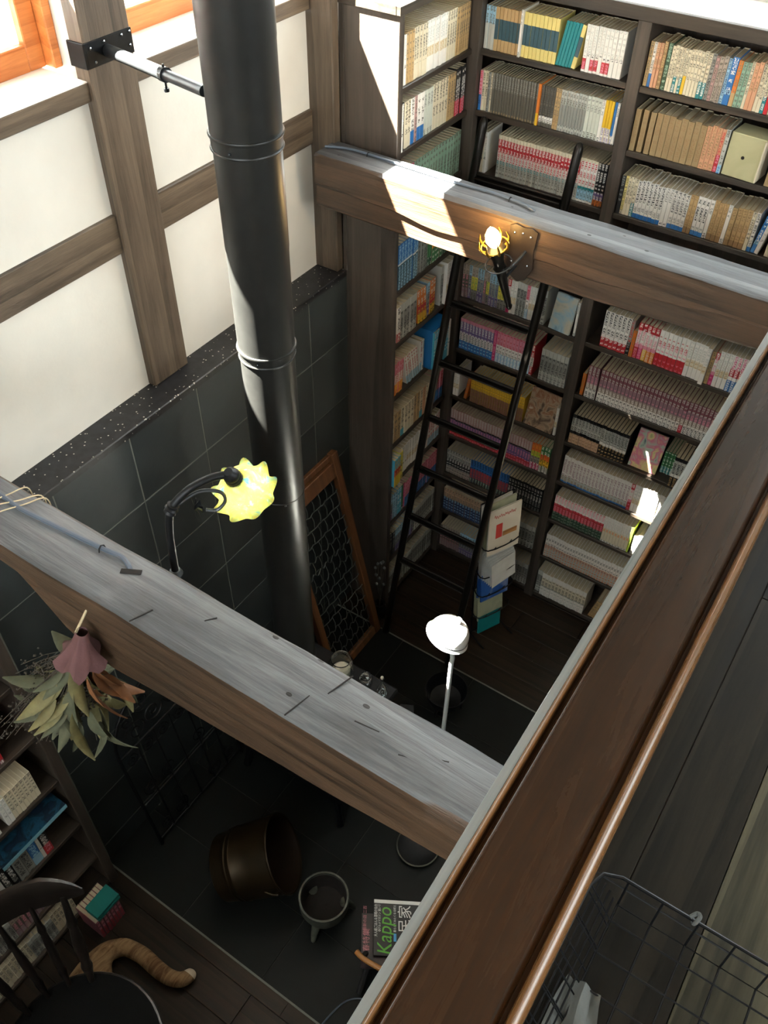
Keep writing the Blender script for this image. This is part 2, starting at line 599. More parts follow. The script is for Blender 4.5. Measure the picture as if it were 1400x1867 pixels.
# back wall with a window above the bookcase
wb = MB()
WBX0, WBX1, WBZ0, WBZ1 = -1.75, 0.9, 3.24, 4.45
wb.box(-2.32, X1 + 0.1, Y1 - 0.02, Y1 + 0.1, 0.0, WBZ0)
wb.box(-2.32, X1 + 0.1, Y1 - 0.02, Y1 + 0.1, WBZ1, ZC)
wb.box(-2.32, WBX0, Y1 - 0.02, Y1 + 0.1, WBZ0, WBZ1)
wb.box(WBX1, X1 + 0.1, Y1 - 0.02, Y1 + 0.1, WBZ0, WBZ1)
wall_back = struct(wb.build('wall_back', 'plaster'))
w4 = struct(empty('window_3', ((WBX0 + WBX1) / 2, Y1 + 0.03, WBZ0)), 'wide window above the tall bookcase')
hw = (WBX1 - WBX0) / 2
for (a, b) in ((-hw, -hw + 0.05), (-0.03, 0.03), (hw - 0.05, hw)):
    MB().box(a, b, -0.02, 0.02, 0, WBZ1 - WBZ0, 0.003).build('stile', 'window_wood', w4)
MB().box(-hw, hw, -0.02, 0.02, 0, 0.05, 0.003).build('bottom_rail', 'window_wood', w4)
MB().box(-hw, hw, -0.02, 0.02, WBZ1 - WBZ0 - 0.05, WBZ1 - WBZ0, 0.003).build('top_rail', 'window_wood', w4)
MB().box(-hw + 0.05, -0.03, -0.002, 0.002, 0.05, WBZ1 - WBZ0 - 0.05).build('pane', 'sky_glass', w4)
MB().box(0.03, hw - 0.05, -0.002, 0.002, 0.05, WBZ1 - WBZ0 - 0.05).build('pane', 'sky_glass', w4)
portal('window_daylight', ((WBX0 + WBX1) / 2, Y1 + 0.09, (WBZ0 + WBZ1) / 2), (0, -1, 0), WBX1 - WBX0, WBZ1 - WBZ0)

# front wall (behind the camera) and right wall, each with an unseen upper window added for light
wf = MB()
WF = (-1.6, 1.6, 3.25, 4.5)
wf.box(-2.32, X1 + 0.1, Y0 - 0.1, Y0, 0.0, WF[2])
wf.box(-2.32, X1 + 0.1, Y0 - 0.1, Y0, WF[3], ZC)
wf.box(-2.32, WF[0], Y0 - 0.1, Y0, WF[2], WF[3])
wf.box(WF[1], X1 + 0.1, Y0 - 0.1, Y0, WF[2], WF[3])
wall_front = struct(wf.build('wall_front', 'plaster'))
w5 = struct(empty('window_4', (0, Y0 - 0.05, WF[2])), 'wide unseen window behind the viewer, added to light the books')  # added out of view for soft light on the book spines
for (a, b) in ((-1.6, -1.55), (-0.03, 0.03), (1.55, 1.6)):
    MB().box(a, b, -0.02, 0.02, 0, 1.25, 0.003).build('stile', 'window_wood', w5)
MB().box(-1.6, 1.6, -0.02, 0.02, 0, 0.05, 0.003).build('bottom_rail', 'window_wood', w5)
MB().box(-1.6, 1.6, -0.02, 0.02, 1.2, 1.25, 0.003).build('top_rail', 'window_wood', w5)
MB().box(-1.55, -0.03, -0.002, 0.002, 0.05, 1.2).build('pane', 'sky_glass', w5)
MB().box(0.03, 1.55, -0.002, 0.002, 0.05, 1.2).build('pane', 'sky_glass', w5)
portal('window_daylight', (0, Y0 - 0.09, 3.875), (0, 1, 0), 3.2, 1.25)
WR = (-0.4, 2.6, 3.35, 4.55)
wr = MB()
wr.box(X1, X1 + 0.1, Y0 - 0.1, Y1 + 0.1, 0.0, WR[2])
wr.box(X1, X1 + 0.1, Y0 - 0.1, Y1 + 0.1, WR[3], ZC)
wr.box(X1, X1 + 0.1, Y0 - 0.1, WR[0], WR[2], WR[3])
wr.box(X1, X1 + 0.1, WR[1], Y1 + 0.1, WR[2], WR[3])
wall_right = struct(wr.build('wall_right', 'plaster'))
w6 = struct(empty('window_5', (X1 + 0.05, 1.1, WR[2])), 'wide unseen window in the right wall, added to light the plaster')  # unseen window, added to brighten the left wall plaster
for (a, b) in ((-1.5, -1.45), (-0.03, 0.03), (1.45, 1.5)):
    MB().box(-0.02, 0.02, a, b, 0, 1.2, 0.003).build('stile', 'window_wood', w6)
MB().box(-0.02, 0.02, -1.5, 1.5, 0, 0.05, 0.003).build('bottom_rail', 'window_wood', w6)
MB().box(-0.02, 0.02, -1.5, 1.5, 1.15, 1.2, 0.003).build('top_rail', 'window_wood', w6)
MB().box(-0.002, 0.002, -1.45, -0.03, 0.05, 1.15).build('pane', 'sky_glass', w6)
MB().box(-0.002, 0.002, 0.03, 1.45, 0.05, 1.15).build('pane', 'sky_glass', w6)
portal('window_daylight', (X1 + 0.09, 1.1, (WR[2] + WR[3]) / 2), (-1, 0, 0), 3.0, 1.2)
struct(slab('ceiling', -2.32, X1 + 0.1, Y0 - 0.1, Y1 + 0.1, ZC, ZC + 0.1, 'ceiling'))

# lower floor: dark boards with a slate hearth let into it
HY0, HY1 = 0.748, 2.56
floor = struct(slab('floor', -2.32, X1 + 0.1, Y0 - 0.1, Y1 + 0.1, -0.12, -0.022, 'soot'), 'dark board floor around a slate hearth')
def boards(parent, x0, x1, y0, y1, w, axis, ztop, mat, nmin, nmax, thick=0.02, name='floor_board'):
    """boards laid side by side across the other axis, each cut into lengths"""
    cache = {}
    a = y0 if axis == 'X' else x0
    lim = y1 if axis == 'X' else x1
    s0, s1 = (x0, x1) if axis == 'X' else (y0, y1)
    while a < lim - 0.001:
        b = min(a + w, lim)
        s = s0 - random.uniform(0, 0.6)
        while s < s1:
            e = s + random.choice((0.9, 1.2, 1.5, 1.8))
            p, q = max(s, s0), min(e, s1)
            if s1 - q < 0.15:
                q = s1
                e = s1 + 1
            if q - p > 0.05:
                key = (round(q - p, 2), round(b - a, 3))
                if key not in cache:
                    g = 0.0008
                    mb = MB()
                    if axis == 'X':
                        mb.box(g, key[0] - g, g, key[1] - g, -thick, 0, 0.001)
                    else:
                        mb.box(g, key[1] - g, g, key[0] - g, -thick, 0, 0.001)
                    t0 = mb.build(name, mat)
                    cache[key] = t0.data
                    bpy.data.objects.remove(t0)
                o = bpy.data.objects.new(name, cache[key])
                COL.objects.link(o)
                o.location = (p, a, ztop) if axis == 'X' else (a, p, ztop)
                o.parent = parent
            s = e
        a = b
boards(floor, XP, 0.6, HY1, 3.54, 0.14, 'X', 0.0, 'floor1', 2, 4)
boards(floor, XP, 0.6, -1.0, HY0, 0.14, 'X', 0.0, 'floor1', 2, 4)
slab('far_boards', XP, X1, Y0, -1.0, -0.022, 0.0, 'floor1', floor)
slab('side_boards', 0.6, X1, -1.0, 3.54, -0.022, 0.0, 'floor1', floor)
slab('hearth_bed', XT, 0.6, HY0, HY1, -0.022, -0.0015, 'grout_dark', floor)
ft = 0.302
fm = {}
yy = HY0
while yy < HY1 - 0.02:
    xx = XT
    while xx < 0.6 - 0.01:
        xe = min(xx + ft * 1.5, 0.6)
        key = (round(xe - xx, 3), round(min(ft, HY1 - yy), 3))
        if key not in fm:
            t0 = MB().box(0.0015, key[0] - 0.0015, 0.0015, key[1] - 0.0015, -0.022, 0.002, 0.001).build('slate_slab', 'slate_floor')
            fm[key] = t0.data
            bpy.data.objects.remove(t0)
        o = bpy.data.objects.new('slate_slab', fm[key])
        COL.objects.link(o)
        o.location = (xx, yy, random.uniform(-0.0006, 0.0006))
        o.parent = floor
        xx = xe
    yy += ft
for yy in (HY0, HY1):
    slab('edge_strip', XT, 0.6, yy - 0.004, yy + 0.004, -0.02, 0.004, 'grout', floor)

# upper floor slab to the right of the void
floor_up = struct(slab('floor_upper', -0.10, X1, Y0, Y1, Z2 - 0.25, Z2 - 0.02, 'joist'), 'upper floor of wide dark boards behind the handrail')
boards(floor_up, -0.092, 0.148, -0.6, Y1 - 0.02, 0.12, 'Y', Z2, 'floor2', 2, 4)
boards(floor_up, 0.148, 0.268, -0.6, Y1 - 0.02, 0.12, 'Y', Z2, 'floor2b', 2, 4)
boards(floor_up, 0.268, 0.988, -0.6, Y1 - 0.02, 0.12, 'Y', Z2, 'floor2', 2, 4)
slab('far_boards', 0.988, X1, Y0, Y1, Z2 - 0.02, Z2, 'floor2', floor_up)
slab('near_boards', -0.092, 0.988, Y0, -0.6, Z2 - 0.02, Z2, 'floor2', floor_up)

# ------------------------------------------------------------------ handrail on turned balusters
HZ = 3.50
hr = empty('handrail', (-0.062, 1.0, Z2), (0, 0, math.radians(0.6)))
tag(hr, 'moulded brown wooden handrail running along the open void', 'handrail')
def hp(pts):
    return [((u * 0.5625) + 0.0535, zz + HZ - Z2) for u, zz in pts]
cap_prof = hp([(-0.143, -0.014), (-0.1415, -0.002), (-0.139, -0.0045), (-0.1365, -0.004), (-0.1352, 0.000), (-0.1342, 0.003), (-0.1325, 0.0038), (-0.131, 0.003), (-0.130, -0.0005), (-0.125, -0.001), (-0.105, -0.003), (-0.085, -0.004),
               (-0.06, -0.003), (-0.042, 0.000), (-0.038, -0.001), (-0.034, -0.005), (-0.029, -0.006), (-0.027, -0.012), (-0.027, -0.022), (-0.05, -0.03), (-0.12, -0.03), (-0.142, -0.022)])
MB().extrude(cap_prof, -1.6, 2.2, 'XZ').build('moulded_cap', 'railcap', hr, True)
lb_ = hp([(-0.1492, -0.02), (-0.1494, 0.000), (-0.1484, 0.0045), (-0.1458, 0.0062), (-0.1432, 0.0045), (-0.1415, -0.001), (-0.141, -0.012), (-0.141, -0.02)])
MB().extrude(lb_, -1.6, 2.2, 'XZ').build('left_bead', 'railbead', hr, True)
rb_ = hp([(-0.0292, -0.02), (-0.0290, -0.004), (-0.0262, 0.001), (-0.0222, 0.003), (-0.0177, 0.0015), (-0.0145, -0.003), (-0.0128, -0.009), (-0.0133, -0.018), (-0.018, -0.022)])
MB().extrude(rb_, -1.6, 2.2, 'XZ').build('right_bead', 'railbead', hr, True)
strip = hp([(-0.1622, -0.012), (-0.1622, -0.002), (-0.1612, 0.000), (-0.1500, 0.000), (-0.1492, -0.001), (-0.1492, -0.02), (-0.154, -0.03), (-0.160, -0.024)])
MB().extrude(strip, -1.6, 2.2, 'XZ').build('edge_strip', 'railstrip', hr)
for k in range(16):
    yb = -1.5 + k * 0.24
    MB().lathe([(0.014, 0), (0.016, 0.03), (0.010, 0.06), (0.013, 0.2), (0.017, 0.36), (0.012, 0.55), (0.009, 0.66), (0.014, 0.70), (0.014, 0.775)], 10, (0.0, yb, 0)).build('baluster', 'black_wood', hr, True)
MB().box(-0.03, 0.025, -1.6, 2.2, 0.0, 0.03, 0.003).build('bottom_rail', 'railcap', hr)

# ------------------------------------------------------------------ old timber beams across the void
def lerp_table(tab, x):
    if x <= tab[0][0]:
        return tab[0][1]
    for (a, u), (b, w) in zip(tab, tab[1:]):
        if x <= b:
            return u + (w - u) * (x - a) / (b - a)
    return tab[-1][1]

def timber(name, label, x0, x1, ynear, yfar, ztop, zbot, waney, seed, cat='beam'):
    """hewn beam along X: near face is -Y; each station has its own slightly irregular section"""
    rnd = random.Random(seed)
    n = 70
    ph = [rnd.uniform(0, 6.28) for _ in range(6)]
    def wob(x, k, amp):
        return amp * (math.sin(x * 3.1 + ph[k]) * 0.5 + math.sin(x * 8.3 + ph[(k + 1) % 6]) * 0.3 + math.sin(x * 21 + ph[(k + 2) % 6]) * 0.2)
    vs, fs = [], []
    for i in range(n + 1):
        x = x0 + (x1 - x0) * i / n
        zt, zb = ztop(x), zbot(x)
        yn, yf = ynear(x), yfar(x)
        h = zt - zb
        c = 0.006 + 0.004 * abs(math.sin(x * 9 + ph[0])) + rnd.uniform(0, 0.0015)
        wz = zb + h * (waney + wob(x, 2, 0.10))
        st = 0.006 + 0.004 * math.sin(x * 5 + ph[3])
        ring = [(yn, zt - c), (yn + c * 1.2, zt), ((yn + yf) / 2, zt + 0.002 + wob(x, 4, 0.002)), (yf - c, zt), (yf, zt - c), (yf, zb + c * 1.5), (yf - c * 1.5, zb),
                (yn + 0.02, zb), (yn + 0.006, zb + 0.012), (yn + 0.006 + st * 0.3, wz - 0.004), (yn - 0.001, wz + 0.003)]
        for j, (yy, zz) in enumerate(ring):
            vs.append((x, yy + (wob(x, j % 6, 0.003) if j not in (9, 10) else 0), zz + wob(x + j, (j + 1) % 6, 0.0015)))
    m = 11
    for i in range(n):
        for j in range(m):
            j2 = (j + 1) % m
            fs.append((i * m + j, i * m + j2, (i + 1) * m + j2, (i + 1) * m + j))
    fs.append(tuple(range(m)))
    fs.append(tuple(n * m + j for j in range(m)))
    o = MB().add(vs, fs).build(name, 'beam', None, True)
    return tag(o, label, cat)

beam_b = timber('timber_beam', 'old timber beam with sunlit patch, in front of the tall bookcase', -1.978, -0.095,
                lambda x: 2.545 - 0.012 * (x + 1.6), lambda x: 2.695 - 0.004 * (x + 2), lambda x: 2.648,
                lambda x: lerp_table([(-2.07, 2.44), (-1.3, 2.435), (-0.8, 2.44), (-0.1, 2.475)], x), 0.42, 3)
beam_f = timber('timber_beam', 'weathered old timber beam nearest the viewer, top tinted sky grey, with nail holes', -2.07, -0.095,
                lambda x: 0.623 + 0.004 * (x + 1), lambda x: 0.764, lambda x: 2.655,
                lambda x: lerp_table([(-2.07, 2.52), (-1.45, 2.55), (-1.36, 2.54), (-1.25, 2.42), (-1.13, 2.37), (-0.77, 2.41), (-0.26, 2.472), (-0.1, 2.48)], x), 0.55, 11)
# shallow saw cuts and notches in the near beam
for (x, y, l, a) in ((-0.98, 0.645, 0.05, 1.2), (-0.60, 0.655, 0.06, 1.35), (-0.56, 0.735, 0.06, 1.3), (-0.345, 0.70, 0.07, 0.35), (-0.36, 0.685, 0.07, 0.3), (-0.47, 0.69, 0.05, 0.12), (-0.86, 0.715, 0.025, 0.9)):
    MB().box(-l / 2, l / 2, -0.0011, 0.0011, -0.001, 0.0012).build('saw_cut', 'soot', beam_f, False, (x, y, 2.657), (0, 0, a))

# ------------------------------------------------------------------ bookcases
LV = [2.875, 2.645, 2.395, 2.05, 1.785, 1.495, 1.20, 0.935, 0.655, 0.36, 0.05]
TH = 0.022
BF = 3.25        # front of the back bookcase
SXF = -1.716     # front of the side bookcase
back_case = empty('bookcase', (-0.9, 3.40, 0))
tag(back_case, 'tall dark bookcase covering the back wall over two storeys', 'bookcase')
def bc_part(root, nm, mat, x0, x1, y0, y1, z0, z1, c=0.002):
    l = root.location
    return MB().box(x0 - l.x, x1 - l.x, y0 - l.y, y1 - l.y, z0 - l.z, z1 - l.z, c).build(nm, mat, root)
BR = -0.125
bc_part(back_case, 'top_board', 'white_paint_and_glare', -1.95, BR, BF + 0.012, 3.53, 3.10, 3.13)  # white stands in for sky glare on the bookcase top
bc_part(back_case, 'fascia', 'shelf', -1.95, BR, BF - 0.01, BF + 0.012, 3.085, 3.129)
bc_part(back_case, 'back_panel', 'panel', -1.95, BR, 3.50, 3.53, 0.0, 3.10)
bc_part(back_case, 'plinth', 'shelf', -1.716, BR, BF + 0.02, BF + 0.04, 0.0, LV[-1] - TH)
bc_part(back_case, 'divider', 'panel', -1.098, -1.048, BF, 3.50, 0.0, 3.10)
bc_part(back_case, 'side_panel', 'panel', BR - 0.03, BR, BF, 3.50, 0.0, 3.10)
bc_part(back_case, 'corner_stile', 'panel', -1.745, -1.695, BF - 0.012, BF + 0.03, 0.0, 3.10)
for z in LV:
    bc_part(back_case, 'shelf_board', 'shelf', -1.95, -1.098, BF + 0.006, 3.50, z - TH, z)
    bc_part(back_case, 'shelf_board', 'shelf', -1.048, BR - 0.03, BF + 0.006, 3.50, z - TH, z)
side_case = empty('bookcase', (-1.83, 2.98, 0))
tag(side_case, 'tall dark bookcase turned sideways between stove wall and back wall', 'bookcase')
SY0, SY1 = 2.707, 3.236
bc_part(side_case, 'side_panel', 'panel', -1.948, SXF, SY0, SY0 + 0.03, 0.0, 3.12)
bc_part(side_case, 'back_panel', 'panel', -1.968, -1.948, SY0, SY1, 0.0, 3.12)
bc_part(side_case, 'top_board', 'white_paint_and_glare', -1.968, SXF - 0.012, SY0 + 0.012, SY1, 3.12, 3.145)  # sunlight on this top is put into the white colour
bc_part(side_case, 'fascia', 'shelf_y', SXF - 0.012, SXF + 0.006, SY0 - 0.006, SY1, 3.115, 3.146)
bc_part(side_case, 'fascia', 'shelf_y', -1.968, SXF - 0.012, SY0 - 0.006, SY0 + 0.012, 3.115, 3.146)
for z in LV:
    bc_part(side_case, 'shelf_board', 'shelf_y', -1.947, SXF - 0.006, SY0 + 0.03, SY1, z - TH, z)
low_case = empty('bookcase', (-1.97, 0.2, 0))
tag(low_case, 'low dark bookcase against the left wall behind the chair', 'bookcase')
LXF = -1.86
LLV = [1.59, 1.285, 0.965, 0.605, 0.30, 0.04]
bc_part(low_case, 'side_panel', 'panel', -2.07, LXF, 0.685, 0.727, 0.0, 1.92)
bc_part(low_case, 'side_panel', 'panel', -2.07, LXF, -0.42, -0.38, 0.0, 1.92)
bc_part(low_case, 'top_board', 'shelf_y', -2.07, LXF, -0.42, 0.727, 1.92, 1.945)
bc_part(low_case, 'back_panel', 'panel', -2.072, -2.06, -0.38, 0.685, 0.0, 1.92)
for z in LLV:
    bc_part(low_case, 'shelf_board', 'shelf_y', -2.06, LXF - 0.004, -0.38, 0.685, z - TH, z)

# ------------------------------------------------------------------ books
PAL = dict(wh='#e6e2da', cr='#d8cdb2', tan='#b99a6c', br='#8f7350', kr='#9a835f', dk='#2b2a2b', bk='#161618', gr='#8d8d86', lg='#b9bab2', wg='#c9cdc0',
           rd='#b8282f', pk='#d9899a', mg='#c2306e', or_='#d8782c', ye='#e0b52f', pye='#dcca7c', te='#1f7f84', sl='#35525c', bl='#2f6fae', lb='#9cc3d8',
           nv='#27375f', gn='#3f7a4a', dg='#2b4a36', lm='#a8c23c', pu='#6c5a8c', mv='#92717a', mr='#7f4a53', sal='#cf9a78', ros='#b48f8a', tau='#a5978a',
           grn='#8aa892', gb='#5d584e', pea='#c9a688', cy='#4fa9c4', kra='#8a6d4a', lem='#d9c84a', ora='#c96a24')
# style: description, bands from the bottom as (share, colour, ink colour or None)
ST = {
 'tan': ('faded tan paperback', [(.06, 'tan', None), (.3, 'tan', 'br'), (.64, 'tan', 'gb')]),
 'cream': ('cream paperback', [(.3, 'cr', None), (.7, 'cr', 'gb')]),
 'creamblue': ('cream paperback with blue base', [(.36, 'te', 'wh'), (.64, 'cr', 'gb')]),
 'whblue': ('white paperback with blue base', [(.30, 'bl', None), (.70, 'wh', 'gb')]),
 'salmon': ('salmon paperback', [(.4, 'sal', None), (.6, 'sal', 'br')]),
 'brown': ('dark brown paperback', [(1, 'kra', 'tan')]),
 'dgreen': ('dark green paperback', [(1, 'dg', 'grn')]),
 'creamyel': ('cream paperback with yellow base', [(.42, 'ye', None), (.58, 'cr', 'gb')]),
 'gray': ('grey paperback', [(1, 'gr', 'dk')]),
 'rose': ('dusty rose paperback', [(1, 'ros', 'gb')]),
 'taupe': ('taupe paperback', [(1, 'tau', 'gb')]),
 'ltblue': ('light blue paperback', [(1, 'lb', 'nv')]),
 'blue': ('bright blue paperback', [(.22, 'bl', None), (.1, 'lb', 'nv'), (.68, 'bl', 'wh')]),
 'orange': ('orange paperback', [(.3, 'tan', None), (.7, 'or_', 'br')]),
 'pgreen': ('pale green paperback', [(1, 'grn', 'gb')]),
 'creamred': ('cream paperback with red base', [(.40, 'rd', None), (.60, 'cr', 'gb')]),
 'green': ('green paperback', [(.2, 'dg', 'wh'), (.8, 'gn', None)]),
 'kraft': ('brown kraft hardback', [(.12, 'kr', None), (.26, 'kr', 'br'), (.62, 'kr', 'br')]),
 'kraftor': ('orange tan hardback', [(1, 'sal', 'br')]),
 'kraftrd': ('pink red hardback', [(.4, 'rd', 'pk'), (.6, 'sal', 'rd')]),
 'silver': ('silver white hardback', [(.2, 'lb', 'bl'), (.8, 'lg', 'gb')]),
 'dark': ('dark spined book', [(.3, 'dk', None), (.7, 'dk', 'gr')]),
 'pyel': ('pale yellow paperback', [(.1, 'cr', 'gb'), (.9, 'pye', 'gb')]),
 'wblue2': ('white paperback with thin blue foot', [(.12, 'bl', None), (.18, 'wh', 'gr'), (.08, 'wh', None), (.62, 'wh', 'dk')]),
 'tan2': ('tan aged paperback', [(.16, 'kra', None), (.84, 'tan', 'br')]),
 'whitep': ('plain white paperback', [(.14, 'wh', 'dk'), (.5, 'wh', None), (.36, 'wh', 'gr')]),
 'yelslate': ('yellow book with slate middle', [(.27, 'pye', None), (.46, 'sl', None), (.27, 'pye', None)]),
 'tanslate': ('tan book with slate middle', [(.27, 'tan', None), (.46, 'sl', None), (.27, 'tan', None)]),
 'teal': ('solid teal book', [(1, 'te', None)]),
 'whred': ('white book with red lower label', [(.05, 'wh', None), (.24, 'rd', 'pk'), (.04, 'wh', None), (.06, 'wh', 'dk'), (.61, 'wh', 'lg')]),
 'white': ('white book', [(.34, 'wh', None), (.06, 'wh', 'dk'), (.6, 'wh', 'lg')]),
 'pale': ('pale blue grey book', [(.6, 'lg', None), (.4, 'lb', 'gb')]),
 'gbrown': ('grey brown paperback', [(.1, 'gb', 'tan'), (.5, 'gb', None), (.4, 'gb', 'gr')]),
 'orangeb': ('bright orange paperback', [(.3, 'ye', None), (.7, 'or_', None)]),
 'dkgray': ('charcoal paperback with white foot', [(.10, 'gb', None), (.16, 'wh', 'gb'), (.74, 'gb', 'dk')]),
 'pgray': ('pale grey paperback', [(.15, 'lg', 'dk'), (.5, 'gr', None), (.35, 'lg', 'gb')]),
 'wgreen': ('greenish white paperback', [(.14, 'wg', 'gb'), (.5, 'wg', None), (.36, 'wg', 'gr')]),
 'yellow': ('yellow paperback', [(.35, 'wh', 'pu'), (.65, 'ye', None)]),
 'bluew': ('blue and white paperback', [(.2, 'wh', 'pu'), (.8, 'bl', None)]),
 'dragon': ('manga volume with red top', [(.06, 'lg', None), (.26, 'lg', 'gb'), (.08, 'lg', 'te'), (.20, 'wh', 'rd'), (.30, 'rd', 'wh'), (.10, 'cr', None)]),
 'redwh': ('red and white manga volume', [(.05, 'wh', None), (.25, 'lb', 'dk'), (.06, 'te', 'mg'), (.24, 'wh', 'rd'), (.34, 'wh', 'rd'), (.06, 'cr', None)]),
 'black': ('black manga volume with white title', [(.14, 'or_', 'dk'), (.18, 'pu', 'wh'), (.68, 'bk', 'wh')]),
 'boldwh': ('white manga with bold black title', [(.26, 'rd', 'wh'), (.10, 'wh', None), (.64, 'wh', 'bk')]),
 'darkrd': ('dark manga volume with red title', [(.4, 'bk', 'gr'), (.6, 'gr', 'rd')]),
 'pinkrd': ('pink manga with red base', [(.32, 'rd', 'pk'), (.10, 'pk', None), (.38, 'wh', 'pk'), (.20, 'rd', 'wh')]),
 'pinkmg': ('pink manga with magenta base', [(.32, 'mg', 'pk'), (.10, 'pk', None), (.38, 'wh', 'pk'), (.20, 'rd', 'wh')]),
 'pinkye': ('pink manga with yellow base', [(.32, 'ye', 'cr'), (.10, 'pk', None), (.38, 'wh', 'pk'), (.20, 'rd', 'wh')]),
 'pinkor': ('pink manga with orange base', [(.32, 'or_', 'cr'), (.10, 'pk', None), (.38, 'wh', 'pk'), (.20, 'rd', 'wh')]),
 'whiterd': ('white manga with red base', [(.36, 'rd', 'pk'), (.06, 'wh', None), (.20, 'wh', 'pk'), (.22, 'wh', 'rd'), (.16, 'wh', None)]),
 'ivory': ('ivory manga volume', [(.3, 'wh', None), (.2, 'cr', 'tan'), (.5, 'wh', 'lg')]),
 'redblue': ('manga with red middle and blue base', [(.32, 'bl', 'wh'), (.10, 'wh', None), (.22, 'rd', 'wh'), (.36, 'wh', 'mg')]),
 'mauve': ('manga with mauve upper half', [(.30, 'wh', 'dk'), (.16, 'tau', 'wh'), (.24, 'mv', 'pk'), (.30, 'mr', 'lg')]),
 'mauverd': ('mauve manga with red foot', [(.24, 'rd', 'pk'), (.22, 'tau', 'wh'), (.24, 'mv', 'pk'), (.30, 'mr', 'lg')]),
 'bwtan': ('black and white manga with tan base', [(.34, 'pea', 'br'), (.10, 'bk', None), (.46, 'lg', 'bk'), (.10, 'bk', None)]),
 'bw': ('black and white manga volume', [(.34, 'bk', 'tan'), (.10, 'wh', None), (.46, 'lg', 'bk'), (.10, 'bk', None)]),
 'tealw': ('small teal manga volume', [(.3, 'te', 'wh'), (.7, 'gn', 'wh')]),
 'brtext': ('white manga with brown lettering', [(.06, 'bl', None), (.20, 'lg', 'br'), (.60, 'wh', 'mv'), (.14, 'wh', None)]),
 'rgreen': ('manga with red middle, green base', [(.34, 'dg', 'gr'), (.34, 'rd', 'pk'), (.06, 'wh', None), (.20, 'wh', 'pk'), (.06, 'wh', 'rd')]),
 'comb': ('white comic with orange marks', [(.06, 'wh', 'gb'), (.34, 'cr', None), (.16, 'cr', 'or_'), (.44, 'wh', 'lg')]),
 'lime': ('lime green comic', [(.3, 'lm', None), (.7, 'lm', 'dg')]),
 'dots': ('manga with black dots, pictured base', [(.40, 'lg', 'ora'), (.12, 'pea', 'mr'), (.10, 'wh', 'bk'), (.10, 'wh', None), (.10, 'wh', 'bk'), (.18, 'wh', None)]),
 'thick': ('thick cream white volume', [(.4, 'wh', 'lg'), (.04, 'gr', None), (.36, 'cr', 'gb'), (.2, 'wh', None)]),
 'graym': ('grey white manga volume', [(.3, 'lg', 'dk'), (.5, 'gr', 'dk'), (.2, 'lg', None)]),
 'purple': ('purple and white manga', [(.28, 'bl', 'lb'), (.26, 'wh', 'bk'), (.36, 'pu', 'wh'), (.10, 'pk', None)]),
 'magenta': ('magenta manga volume', [(1, 'mg', 'pk')]),
 'coral': ('coral and white manga', [(.30, 'lb', 'wh'), (.28, 'wh', 'gb'), (.42, 'pk', 'rd')]),
 'redsp': ('red spined manga', [(.3, 'rd', 'wh'), (.3, 'wh', 'gb'), (.4, 'rd', 'wh')]),
 'amber': ('amber topped thin paperback', [(.55, 'kra', 'mr'), (.45, 'ye', 'br')]),
 'rust': ('rust coloured paperback', [(1, 'ora', 'br')]),
 'mauve2': ('pink and purple manga', [(.20, 'rd', 'pk'), (.38, 'pu', 'pk'), (.06, 'bk', None), (.36, 'ros', 'lg')]),
 'bright': ('multicoloured manga volume', [(.26, 'mg', 'wh'), (.24, 'gr', 'bk'), (.2, 'lm', 'rd'), (.3, 'or_', 'rd')]),
 'bright2': ('green and orange manga volume', [(.26, 'gr', 'wh'), (.24, 'ye', 'bk'), (.2, 'or_', 'rd'), (.3, 'gn', 'wh')]),
 'bwsm': ('chequered black white manga', [(.3, 'tau', 'bk'), (.35, 'bk', 'wh'), (.35, 'lg', 'bk')]),
 'brb': ('blue, red and black manga', [(.22, 'bk', 'grn'), (.40, 'mr', 'rd'), (.38, 'bl', 'bk')]),
 'blackst': ('black manga with white strokes', [(.4, 'bk', 'gr'), (.6, 'bk', 'wh')]),
 'peach': ('peach topped navy manga', [(.6, 'nv', 'lb'), (.4, 'pea', 'gb')]),
 'mixedold': ('dull mixed manga volume', [(.3, 'mv', 'gr'), (.4, 'gb', 'pk'), (.3, 'tau', 'gb')]),
 'mixgreen': ('yellow green manga volume', [(.3, 'gr', 'dk'), (.4, 'lem', 'gn'), (.3, 'tau', 'gb')]),
 'mixblue': ('grey blue manga volume', [(.3, 'pu', 'lg'), (.4, 'gr', 'nv'), (.3, 'lb', 'gb')]),
 'orfoot': ('white book with orange foot', [(.22, 'or_', None), (.78, 'wh', 'dk')]),
 'tealbig': ('large teal blue volume', [(.55, 'sl', 'lb'), (.04, 'wh', None), (.41, 'bl', 'lb')]),
 'yelpink': ('yellow and pink comic', [(.35, 'gn', 'wh'), (.3, 'ye', 'rd'), (.35, 'pk', 'rd')]),
 'redpic': ('red pictured comic', [(.3, 'ye', 'bk'), (.3, 'rd', 'ye'), (.4, 'or_', 'wh')]),
 'redor': ('red, white and orange manga', [(.36, 'or_', 'ye'), (.3, 'wh', 'rd'), (.34, 'pk', 'rd')]),
 'redrow': ('red and white row manga', [(.3, 'lb', 'gr'), (.7, 'wh', 'rd')]),
 'whteal': ('cream book with teal foot', [(.25, 'cy', None), (.75, 'cr', 'gb')]),
 'ryb': ('yellow, red and blue comic', [(.4, 'ye', 'lem'), (.25, 'rd', 'ye'), (.35, 'cy', 'ye')]),
 'yelgreen': ('pale lemon comic', [(.7, 'lem', 'gb'), (.3, 'lem', None)]),
 'cyan': ('cyan comic', [(.2, 'cy', None), (.8, 'cy', 'wh')]),
 'redbluepic': ('red and blue pictured manga', [(.4, 'bl', 'nv'), (.6, 'pk', 'rd')]),
 'redbook': ('crimson book', [(.1, 'mr', 'wh'), (.9, 'rd', 'mr')]),
